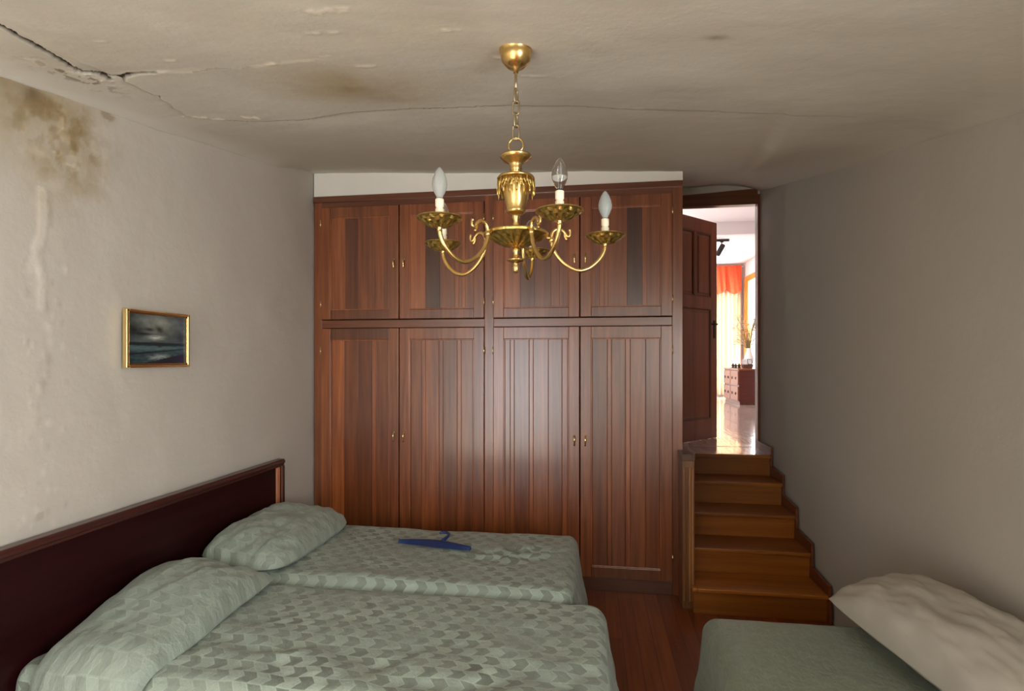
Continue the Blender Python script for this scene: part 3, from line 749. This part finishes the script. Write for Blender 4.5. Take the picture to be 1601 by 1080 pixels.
# ------------------------------------------------------------------ chandelier
def make_chandelier():
    CX, CY = -.246, 1.76
    k = 1.75 / 1.844 * .001 * 2.17 / 2.17
    sc = 1.75 / 850                      # metres per photographed pixel at the lamp's distance
    Z = lambda py: EYE + (560 - py) * sc
    zt = zc(CX, CY)
    root = empty('chandelier', (CX, CY, Z(425)), 'five-arm brass chandelier hanging on a chain from the ceiling', 'chandelier')
    def L(name, prof, mat, seg=40, fl=0, fa=0, par=root):
        m = MB(); m.lathe(prof, seg, (CX, CY, 0), 1.0, fl, fa); return m.build(name, mat, par)
    zt += .005
    L('canopy', [(0, zt), (.052, zt), (.055, zt - .006), (.053, zt - .016), (.051, zt - .018), (.050, zt - .030), (.047, zt - .045), (.036, zt - .058), (.028, zt - .066), (.010, zt - .072), (.008, zt - .085), (0, zt - .085)], M['brass'])
    # chain: rod then links
    m = MB(); m.tube([(CX, CY, zt - .08), (CX, CY, Z(136))], .004, 8)
    z = Z(134); n = 0; zend = Z(211)
    cnt = 4; ln = (z - zend) / cnt + .006
    for i in range(cnt):
        zcn = z - (i + .5) * (z - zend) / cnt; pts = []
        for q in range(16):
            a = 2 * pi * q / 16; a1 = .0105 * cos(a); b1 = (ln / 2 - .0085) * (1 if sin(a) > 0 else -1) * (1 if abs(sin(a)) > 1e-6 else 0) + .0085 * sin(a)
            pts.append((CX + (a1 if i % 2 else a1 * .35), CY + (0 if i % 2 else a1 * .93), zcn + b1))
        m.tube(pts, .0034, 8, closed=True)
    m.build('chain', M['chain'], root)
    m = MB(); rz = Z(222); m.tube([(CX + .024 * cos(a), CY, rz + .024 * sin(a)) for a in [2 * pi * i / 28 for i in range(28)]], .0033, 8, closed=True); m.build('ring', M['brass'], root)
    s = sc
    def PR(lst): return [(r * s, Z(y)) for r, y in lst]
    L('top_dish', PR([(0, 231), (4, 231), (5, 235), (4, 238), (8, 240), (22, 238), (25, 239), (25, 241), (20, 246), (12, 251), (9, 256), (10, 259), (8, 263), (6, 267), (9, 270), (0, 272)]), M['brass'])
    L('body', PR([(0, 270), (12, 270), (28, 272), (30, 275), (28, 277), (23.5, 277), (22.5, 282), (20.5, 298), (18, 312), (15, 323), (15.5, 325), (15.5, 328), (12, 331), (6, 333), (6.5, 337), (4, 341), (5.5, 350), (6.5, 358), (6, 364), (0, 364)]), M['brass'])
    # pierced hanging fringe: arches and drops around the collar
    m = MB()
    for i in range(16):
        a0 = 2 * pi * i / 16; R = 29 * s
        pts = [(CX + (R + .002 * sin(pi * t)) * cos(a0 + t * 2 * pi / 16), CY + R * sin(a0 + t * 2 * pi / 16), Z(277) - 17 * s * sin(pi * t)) for t in [j / 8 for j in range(9)]]
        m.tube(pts, .0022, 6)
        pts = [(CX + R * .97 * cos(a0 + (t + .5) * 2 * pi / 16), CY + R * .97 * sin(a0 + (t + .5) * 2 * pi / 16), Z(279) - 11 * s * sin(pi * t)) for t in [j / 8 for j in range(9)]]
        m.tube(pts, .0018, 6)
        a = a0 + pi / 16; m.tube([(CX + R * cos(a), CY + R * sin(a), Z(y)) for y in (290, 295, 300, 306 if i % 2 else 302)], [.0015, .004, .0035, .0008], 6)
        a = a0; m.tube([(CX + R * cos(a), CY + R * sin(a), Z(y)) for y in (277, 284, 288)], [.0022, .0035, .001], 6)
    m.build('fringe', M['brassd'], root)
    L('finial', PR([(0, 383), (5.5, 385), (6, 390), (4, 394), (4.5, 400), (6, 402), (14.5, 403), (15, 405), (8, 408), (5, 409), (4.5, 412), (6, 416), (4.5, 422), (2, 425), (0, 425)]), M['brass'])
    # one arm built pointing along +X, then copied round
    kinds = {0: ('smoke',), 1: ('globe',), 2: ('clear',), 3: ('frost',), 4: ('clear2',)}
    R0 = .298; zp = Z(371)
    O = world_loc(root)
    def spline(P, n=8):
        out = []
        for i in range(len(P) - 1):
            p0 = Vector(P[max(i - 1, 0)]); p1 = Vector(P[i]); p2 = Vector(P[i + 1]); p3 = Vector(P[min(i + 2, len(P) - 1)])
            for j in range(n):
                t = j / n; out.append(.5 * ((2 * p1) + (-p0 + p2) * t + (2 * p0 - 5 * p1 + 4 * p2 - p3) * t * t + (-p0 + 3 * p1 - 3 * p2 + p3) * t ** 3))
        return out + [Vector(P[-1])]
    def relief_dish(m, prof, c, lobes, amp, seg=96):
        n = len(prof); vs = []
        for k in range(seg):
            a = 2 * pi * k / seg
            for j, (q, z) in enumerate(prof):
                mid = 1 if 2 <= j <= 6 else 0
                lift = amp * mid * (abs(sin(lobes * a / 2 + (j % 2) * .9)) - .5) * (1.3 if j % 2 else .8)
                vs.append((c[0] + (q + lift * .3) * cos(a), c[1] + (q + lift * .3) * sin(a), c[2] + z - lift))
        for i in range(n - 1):
            for k in range(seg):
                a = 2 * pi * (k + .5) / seg; wv = abs(sin(lobes * a / 2 + (i % 2) * .9)); tt = (.68 + .45 * wv) if 1 <= i <= 6 else 1.1
                f = [k * n + i, ((k + 1) % seg) * n + i, ((k + 1) % seg) * n + i + 1, k * n + i + 1]
                m.add([vs[q] for q in f], [(0, 1, 2, 3)], tt, None, True)
    def arm_meshes():
        parts = {}
        def px(r, y): return (O.x + r, O.y, Z(y))
        m = MB()
        pts = spline([px(R0, 376), px(R0 - .004, 388), px(R0 - .022, 402), px(R0 - .055, 415), px(R0 - .092, 419), px(R0 - .130, 411), px(R0 - .160, 397), px(R0 - .177, 381), px(.1175, 370), px(.120, 361), px(.130, 355), px(.145, 353.5), px(.158, 357), px(.166, 362)])
        n = len(pts); m.tube([tuple(p) for p in pts], [.0066 - .0018 * smooth(.55, 1, i / n) for i in range(n)], 12)
        # scrolled leaf tip
        pts = spline([px(.166, 362), px(.172, 365), px(.179, 363), px(.180, 357), px(.176, 354)], 5); m.tube([tuple(p) for p in pts], [.0042] * (len(pts) - 4) + [.005, .006, .0055, .003], 10)
        pts = spline([px(.160, 358), px(.163, 366), px(.170, 371)], 4); m.tube([tuple(p) for p in pts], [.0035] * 6 + [.0045, .004, .002][:len(pts) - 6], 8)
        m.lathe([(0, -.009), (.008, -.008), (.0095, 0), (.008, .008), (0, .009)], 14, px(.1175, 371))
        m.lathe([(0, -.004), (.0085, -.004), (.007, .004), (.010, .010), (.008, .014), (0, .014)], 16, px(R0, 379))
        m.tube([px(.100, 367), px(.118, 369)], .005, 8)
        parts['arm'] = (m, M['brass'])
        m = MB(); y0 = 371
        relief_dish(m, [(0, -.010), (.014, -.010), (.022, -.007), (.032, -.003), (.044, .003), (.054, .010), (.060, .0145), (.064, .0155), (.067, .0170), (.066, .0195), (.058, .017), (.040, .012), (.02, .010), (0, .010)], px(R0, y0), 12, .0040)
        parts['drip_pan'] = (m, M['brassd'])
        m = MB(); m.lathe([(0, 0), (.0125, 0), (.0125, .034), (.0105, .036), (.0105, .040), (.0125, .042), (.0125, .062), (.010, .064), (0, .064)], 20, (O.x + R0, O.y, Z(y0) + .010))
        parts['candle_sleeve'] = (m, M['sleeve'])
        return parts
    def bulb_mesh(kind):
        m = MB(); b = (O.x + R0, O.y, Z(371) + .074)
        if kind == 'globe': pr = [(.0085, 0), (.009, .008), (.016, .018), (.0235, .034), (.0225, .047), (.015, .058), (.006, .063), (0, .064)]
        else: pr = [(.0085, 0), (.0095, .006), (.016, .018), (.0215, .033), (.0225, .045), (.0195, .060), (.0135, .076), (.0075, .086), (.003, .091), (0, .092)]
        pr = pr[:-1] + [(.0004, pr[-1][1])]
        pin = [(max(q - .0009, .0003), z - (.0006 if z > .02 else -.0006)) for q, z in pr][::-1]
        m.lathe(pr + pin + [pr[0]], 28, b); return m
    def base_mesh():
        m = MB(); b = (O.x + R0, O.y, Z(371) + .072); m.lathe([(0, 0), (.0088, 0), (.0088, .006), (.0078, .007), (.006, .009), (0, .009)], 18, b)
        m.tube([(b[0] - .002, b[1], b[2] + .008), (b[0] - .004, b[1], b[2] + .034), (b[0] + .004, b[1], b[2] + .036), (b[0] + .002, b[1], b[2] + .008)], .0006, 5)
        return m
    m = MB(); relief_dish(m, [(0, Z(384)), (8 * s, Z(384)), (18 * s, Z(381)), (26 * s, Z(378)), (34 * s, Z(374)), (42 * s, Z(370)), (48 * s, Z(367)), (51.5 * s, Z(366)), (52 * s, Z(363)), (50 * s, Z(361)), (30 * s, Z(363)), (0, Z(363))], (CX, CY, 0), 18, .0045); m.build('central_dish', M['brassd'], root)
    AP = arm_meshes(); arm = AP['arm'][0].build('arm', AP['arm'][1], root)
    kids = [AP[q][0].build(q, AP[q][1], arm) for q in ('drip_pan', 'candle_sleeve')]
    kids.append(base_mesh().build('bulb_cap', M['darkm'], arm))
    for i, deg in enumerate((13.9, 85.9, 157.9, 229.9, 301.9)):
        if i == 0: a = arm
        else:
            a = arm.copy(); COL.objects.link(a); a.parent = root
            for c in kids:
                d = c.copy(); COL.objects.link(d); d.parent = a
        a.rotation_euler.z = radians(deg)
        kd = ('smoke', 'globe', 'clear', 'frost', 'clear')[i]
        m = bulb_mesh('globe' if kd == 'globe' else 'f')
        bo = m.build('bulb', M[{'smoke': 'smoke', 'globe': 'clear', 'clear': 'clear', 'frost': 'frost'}[kd]], arm)
        bo.parent = a
        bo['label'] = {'smoke': 'greyish candle bulb', 'globe': 'round clear bulb', 'clear': 'clear candle bulb', 'frost': 'milky candle bulb'}[kd]
make_chandelier()

# ------------------------------------------------------------------ picture on the left wall
def make_picture():
    X, Y0, Y1, Z0, Z1 = XL + .006, 2.205, 2.60, 1.625, 1.900
    root = empty('framed_picture', (X, (Y0 + Y1) / 2, Z0), 'small gold-framed dark seascape painting hanging on the left wall', 'picture')
    m = MB(); f = .014; D = .026
    m.box(X, X + D, Y0, Y0 + f, Z0, Z1); m.box(X, X + D, Y1 - f, Y1, Z0, Z1)
    m.box(X, X + D, Y0 + f, Y1 - f, Z0, Z0 + f); m.box(X, X + D, Y0 + f, Y1 - f, Z1 - f, Z1)
    m.build('frame', M['gold'], root, bevel=.004)
    m = MB(); g = .006; a0, a1, b0, b1 = Y0 + f, Y1 - f, Z0 + f, Z1 - f
    for q in ((a0, a0 + g, b0, b1), (a1 - g, a1, b0, b1), (a0, a1, b0, b0 + g), (a0, a1, b1 - g, b1)): m.box(X, X + .018, *q, .5)
    m.build('inner_rim', M['gold'], root)
    def col(u, v):
        n = fbm(u * 4, v * 5, 3); n2 = fbm(u * 9, v * 26, 8)
        if v > .42:
            t = (v - .42) / .58
            c = np.array((.045, .060, .060)) * (1 + 1.0 * n) + np.array((.16, .16, .13)) * exp(-(((u - .52) / .28) ** 2 + ((v - .80) / .20) ** 2)) * (1 + .5 * n)
            c = c + np.array((.30, .30, .26)) * exp(-(((u - .47) / .12) ** 2 + ((v - .53) / .05) ** 2)) * (1 + .6 * n2)
            for (a, b, s1, s2) in ((.36, .69, .09, .035), (.52, .70, .05, .05), (.27, .60, .2, .03)):
                c = c * (1 - .85 * exp(-(((u - a + .4 * (v - b)) / s1) ** 2 + ((v - b) / s2) ** 2)))
        else:
            c = np.array((.018, .045, .050)) * (1 + .9 * n2)
            c = c + np.array((.05, .07, .07)) * exp(-((v - .32) / .06) ** 2)
            c = c + np.array((.22, .24, .22)) * exp(-(((u - .52) / .16) ** 2 + ((v - .15 - .10 * (u - .5)) / .05) ** 2)) * (1 + .8 * n2)
            if v < .25 * u - .03: c = np.array((.012, .010, .018))
            c = c * (1 - .8 * exp(-((v - .235 - .12 * (u - .3)) / .018) ** 2)) * (1 - .85 * exp(-(((u - .53) / .04) ** 2 + ((v - .36) / .02) ** 2)))
        if v > .38 and v < .44: c = c * .35
        c = c + np.array((.0, .0, .03)) * smooth(.7, 1, u)
        return tuple(np.clip(c * 1.3, .004, 1))
    m = MB(); m.grid(90, 64, lambda u, v: ((X + .010, a0 + u * (a1 - a0), b0 + v * (b1 - b0)), (u, v)), col, False, False)
    m.box(X, X + .009, a0, a1, b0, b1, .1)
    m.build('painting', M['paint'], root)
make_picture()

# ------------------------------------------------------------------ headboard
def make_headboard():
    X0, X1, Y0, Y1, Z1 = XL + .012, XL + .060, 1.25, 3.45, .985
    root = empty('headboard', (X0, 2.35, 0), 'long dark mahogany headboard behind both sage beds on the left wall', 'headboard')
    m = MB(); m.box(X0, X1 - .012, Y0 + .05, Y1 - .095, .12, Z1 - .045); m.build('panel', M['mahog'], root)
    m = MB()
    m.prism([(X0, Z1 - .045), (X1 - .004, Z1 - .045), (X1 - .004, Z1 - .032), (X1 + .004, Z1 - .026), (X1 + .004, Z1 - .010), (X1 - .006, Z1), (X0, Z1)], 'y', Y0, Y1, 1.0)
    m.v = [(p[0], p[1], p[2]) for p in m.v]
    # prism along y takes (x,z) outlines
    m.build('top_rail', M['mahog_l'], root, bevel=.003)
    m = MB(); m.box(X0, X1, Y1 - .012, Y1, 0, Z1 - .045, .5); m.box(X0, X1 - .008, Y1 - .095, Y1 - .012, 0, Z1 - .045, .6); m.build('end_post', M['mahog_l'], root, bevel=.002)
    m = MB(); m.box(X0, X1, Y0, Y0 + .05, 0, Z1 - .045, .6); m.build('end_post', M['mahog_l'], root, bevel=.002)
    m = MB(); m.box(X1 - .010, X1 + .003, Y1 - .095, Y1 - .062, .1, Z1 - .046, 1.1); m.build('light_strip', M['strip'], root, bevel=.004)
    m = MB(); m.box(X1 - .010, X1 - .002, Y1 - .034, Y1 - .016, .1, Z1 - .046, .5); m.build('light_strip', M['strip'], root, bevel=.003)
make_headboard()

# ------------------------------------------------------------------ beds
def bed_frame(x0, x1, y0, y1, ztop, label, group=None):
    root = empty('bed', ((x0 + x1) / 2, (y0 + y1) / 2, 0), label, 'bed', group)
    m = MB(); m.box(x0, x1, y0, y1, .16, .30, .8); m.build('base', M['mahog_l'], root, bevel=.01)
    m = MB(); m.box(x0, x1, y0, y1, .302, ztop); o = m.build('mattress', M['mattress'], root, bevel=.05)
    for a in (x0 + .08, x1 - .12):
        for b in (y0 + .05, y1 - .09):
            l = MB(); l.prism([(a, b), (a + .04, b), (a + .04, b + .04), (a, b + .04)], 'z', 0, .16); l.build('leg', M['mahog_l'], root, bevel=.004)
    return root

def bedspread(name, x0, x1, y0, y1, z, r, foot, dy0, dy1, flare, seed, mat, label, cat='bedspread', head_sign=1, amp=.010, step=.016, ripple=.012, zfun=None):
    """cloth laid over a rectangle; x0 is the head end (cloth stops), x1 the foot; falls over the foot and both long sides"""
    S = head_sign
    ex = max(foot, .0) + r * pi / 2 if foot else 0
    e0 = r * pi / 2 + dy0; e1 = r * pi / 2 + dy1
    U0, U1 = 0, (abs(x1 - x0) - r) + (r * pi / 2 + foot)
    V0, V1 = (y0 + r) - e0, (y1 - r) + e1
    nu = int((U1 - U0) / step); nv = int((V1 - V0) / step)
    LX = abs(x1 - x0) - r
    def fn(a, b):
        u = U0 + (U1 - U0) * a; v = V0 + (V1 - V0) * b
        cu = min(u, LX); cv = min(max(v, y0 + r), y1 - r)
        du, dv = u - cu, v - cv; d = sqrt(du * du + dv * dv)
        top = amp * (fbm(u * 1.6, v * 2.2, seed) + .35 * fbm(u * 7, v * 5, seed + 5))
        if zfun: top += zfun(u, v)
        if d < 1e-9: px, py, pz = cu, cv, z + top
        else:
            nx, ny = du / d, dv / d
            if d < r * pi / 2:
                t = d / r; h = r * sin(t); dz = -r * (1 - cos(t)); k = 0
            else:
                k = d - r * pi / 2; h = r + flare * k; dz = -r - k * .985
            wv = ripple * sin((u - v) * 21 + 3 * fbm(u * 2, v * 2, seed)) * smooth(0, .25, k) + ripple * .6 * fbm(u * 8, v * 8, seed + 9) * smooth(0, .15, d)
            h += wv
            px, py, pz = cu + nx * h, cv + ny * h, z + top * (1 - smooth(0, .2, d)) + dz
        pz = max(pz, .02)
        return ((x0 + S * px, py, pz), (S * u + seed * 1.3, v + seed * .7))
    m = MB(); m.grid(nu, nv, fn, None, S < 0)
    o = m.build(name, mat, None, origin=((x0 + x1) / 2, (y0 + y1) / 2, 0))
    sd = o.modifiers.new('thickness', 'SOLIDIFY'); sd.thickness = .006; sd.offset = -1
    return tag(o, label, cat)

# far bed
bed_frame(-2.05, -.16, 2.60, 3.42, .53, 'bed nearest the wardrobe, under a sage cover')
def rumple(u, v):
    g = exp(-(((u - 1.62) / .30) ** 2 + ((v - 3.08) / .20) ** 2))
    return .004 * fbm(u * 5, v * 9, 8) + .016 * g * sin(34 * (v + .5 * u) + 5 * fbm(u * 4, v * 4, 2)) + .006 * exp(-((v - 2.62) / .05) ** 2)
bedspread('bedspread', -2.07, -.085, 2.567, 3.465, .562, .07, .40, .04, .30, .16, 1.0, M['spread'],
          'sage green arrow-patterned bedspread on the bed nearest the wardrobe', zfun=rumple, ripple=.006)
# near bed
bed_frame(-2.05, -.02, 1.70, 2.52, .515, 'bed in front, parallel to the one by the wardrobe')
def rumple2(u, v):
    return .005 * fbm(u * 5, v * 9, 3) + .008 * exp(-((v - 1.9) / .2) ** 2) * sin(20 * (v - .2 * u) + 4 * fbm(u * 3, v * 3, 6))
bedspread('bedspread', -2.07, .065, 1.69, 2.553, .545, .075, .42, .36, .04, .17, 2.0, M['spread'],
          'sage green arrow-patterned bedspread on the bed closest to the camera', zfun=rumple2, ripple=.007)

def cushion(mb, L, W, T, warp, n=56, seed=0, pinch=.10, wr=.006, pw=2.6, rnd=0):
    """closed pillow: u along the length, v across; warp maps (u,v,h) to the world"""
    for side in (1, -1):
        def fn(a, b):
            u = 2 * a - 1; v = 2 * b - 1
            e = max(1 - abs(u) ** pw, 0) ** .55 * max(1 - abs(v) ** pw, 0) ** .55
            uu = u * (1 - pinch * (1 - v * v) * abs(u) ** 2 * .5 * 1) ; uu *= 1 - rnd * v ** 4; vv = v * (1 - rnd * 1.6 * u ** 6)
            rad = fbm(u * 3 + seed, v * 3, seed) * wr * e * 2
            fold = wr * sin((abs(u) * 3 + v * 7) * 2.2 + seed + 3 * fbm(u * 2, v * 2, seed + 2)) * smooth(.45, .95, max(abs(u), abs(v))) * (e ** .5) * (1 if side > 0 else .3)
            h = side * T * e * (1 if side > 0 else .35) + rad + fold
            return (warp(uu * L / 2, vv * W / 2, h), (v * W / 2 + seed, u * L / 2))
        mb.grid(n, int(n * .7), fn, None, side < 0)
    return mb

# sage pillows at the head of the two beds
def warp_far(s, t, h):
    # s along the bed width (y), t across (x)
    y = 2.99 + s; x = -1.815 + t
    lean = .045 * smooth(.1, -.24, t)
    return (x, y, .592 + h + lean)
m = MB(); cushion(m, .90, .50, .135, warp_far, 72, 1.3, -.02, .009, 3.4, .10)
o = m.build('pillow', M['sham'], origin=(-1.815, 3.03, .56)); tag(o, 'sage patterned pillow at the headboard end of the bed by the wardrobe', 'pillow')
def warp_near(s, t, h):
    # far tip at s=+L/2; the case folds down over the near side of the bed
    L = 1.30; q = L / 2 - s                         # distance from the far tip
    top = .74
    lean = .04 * smooth(.1, -.24, t)
    h *= 1 - .42 * smooth(.25, .75, q)
    if q < top: y, z, ny, nz = 2.515 - q, .575, 0, 1
    else:
        R = .12; a = min((q - top) / R, pi / 2 * .92); k = max(q - top - R * pi / 2 * .92, 0)
        y = 2.515 - top - R * sin(a) - k * cos(a) * 1.0; z = .575 - R * (1 - cos(a)) - k * sin(a); ny, nz = -sin(a), cos(a)
        h = h * (1 - .75 * smooth(0, .30, q - top)) + .010 * sin(t * 30) * smooth(.05, .3, q - top)
    t = t * (1 - .22 * smooth(.5, 1.0, q)) + .055 * smooth(.1, 1.1, q)
    return (-1.815 + t * (1 - .12 * smooth(.25, 0, q)) + .03 * smooth(.3, 0, q), y + ny * h, z + nz * h + lean * (1 - smooth(.0, .9, q)) - .03 * smooth(.2, .9, q))
m = MB(); cushion(m, 1.30, .52, .15, warp_near, 80, 2.6, .06, .008, 3.2)
o = m.build('pillow', M['sham'], origin=(-1.815, 2.1, .56)); tag(o, 'sage patterned pillow on the front bed, its case hanging over the side', 'pillow')

# right-hand bed and its white pillow
bed_frame(.56, 1.44, .55, 2.42, .52, 'bed standing against the right wall beside the steps')
def hb(name, x0, x1, y0, y1, z, r, label):
    # cover falls over the far end and the left side
    def fn(a, b):
        U = (x1 - x0 - r) + r * pi / 2 + .38; V = (y1 - y0 - r) + r * pi / 2 + .36
        u = U * a; v = V * b                                  # u to the left from the wall, v away from the camera
        cu = min(u, x1 - x0 - r); cv = min(v, y1 - y0 - r); du, dv = u - cu, v - cv; d = sqrt(du * du + dv * dv)
        top = .006 * fbm(u * 1.5, v * 2, 4)
        if d < 1e-9: px, py, pz = cu, cv, z + top
        else:
            if d < r * pi / 2: t = d / r; h = r * sin(t); dz = -r * (1 - cos(t)); k = 0
            else: k = d - r * pi / 2; h = r + .10 * k; dz = -r - k * .99
            h += .010 * sin((u - v) * 24 + 2 * fbm(u * 2, v * 2, 1)) * smooth(0, .2, k)
            px, py, pz = cu + du / d * h, cv + dv / d * h, z + top * (1 - smooth(0, .2, d)) + dz
        return ((x1 - px, y0 + py, max(pz, .02)), (v, u))
    m = MB(); m.grid(90, 130, fn)
    o = m.build(name, M['spread2'], None, origin=((x0 + x1) / 2, (y0 + y1) / 2, 0)); sd = o.modifiers.new('thickness', 'SOLIDIFY'); sd.thickness = .006; sd.offset = 1
    return tag(o, label, 'bedspread')
hb('bedspread', .47, 1.475, .50, 2.50, .55, .07, 'plain-looking sage bedspread on the bed against the right wall')
def warp_white(s, t, h):
    R = Matrix.Rotation(radians(8), 3, 'Z'); T = Matrix.Rotation(radians(-10), 3, 'Y')
    p = R @ (T @ Vector((t, s, h)))
    sag = -.05 * smooth(0, .45, -s)
    return (1.268 + p.x, 2.09 + p.y, .665 + p.z + sag * 0)
m = MB(); cushion(m, .98, .42, .14, warp_white, 64, 5.2, .03, .009, 2.8, .045)
o = m.build('pillow', M['linen'], origin=(1.2, 2.1, .56)); tag(o, 'plump white pillow on the right-hand bed leaning at the wall', 'pillow')

# blue hanger lying on the far bed
def make_hanger():
    root = empty('coat_hanger', (-.91, 3.09, .575), 'blue plastic coat hanger lying on the bed by the wardrobe', 'coat hanger')
    R = Matrix.Translation((-.905, 3.085, .578)) @ Matrix.Rotation(radians(-8), 4, 'Z')
    up = []; dn = []
    for i in range(33):
        u = -1 + 2 * i / 32; x = .225 * u; c = .052 * (1 - abs(u) ** 1.6)
        w_ = .026 + .050 * (1 - abs(u)) ** .8
        up.append((x, -.025 + c + w_ * .5)); dn.append((x, -.025 + c * .35 - w_ * .5))
    m = MB(); n = len(up)
    ring = lambda i: [(dn[i][0], dn[i][1], 0), (dn[i][0], dn[i][1] * .5 + up[i][1] * .5 - .004, .016), (up[i][0], up[i][1] * .7 + dn[i][1] * .3, .020), (up[i][0], up[i][1], .002)]
    vs = [tuple(R @ Vector(p)) for i in range(n) for p in ring(i)]
    fs = [[i * 4 + k, i * 4 + (k + 1) % 4, (i + 1) * 4 + (k + 1) % 4, (i + 1) * 4 + k] for i in range(n - 1) for k in range(4)] + [[0, 1, 2, 3], [(n - 1) * 4 + k for k in (3, 2, 1, 0)]]
    m.add(vs, fs); o = m.build('shoulder_bar', M['blue'], root, bevel=.003)
    m = MB(); pts = [(.025, .035, .012), (.030, .075, .016), (.034, .10, .020), (.030, .128, .026), (.008, .142, .030), (-.016, .132, .032), (-.022, .112, .032)]
    m.tube([tuple(R @ Vector(p)) for p in pts], [.012, .010, .009, .009, .008, .008, .006], 10); m.build('hook', M['blue'], root)
make_hanger()
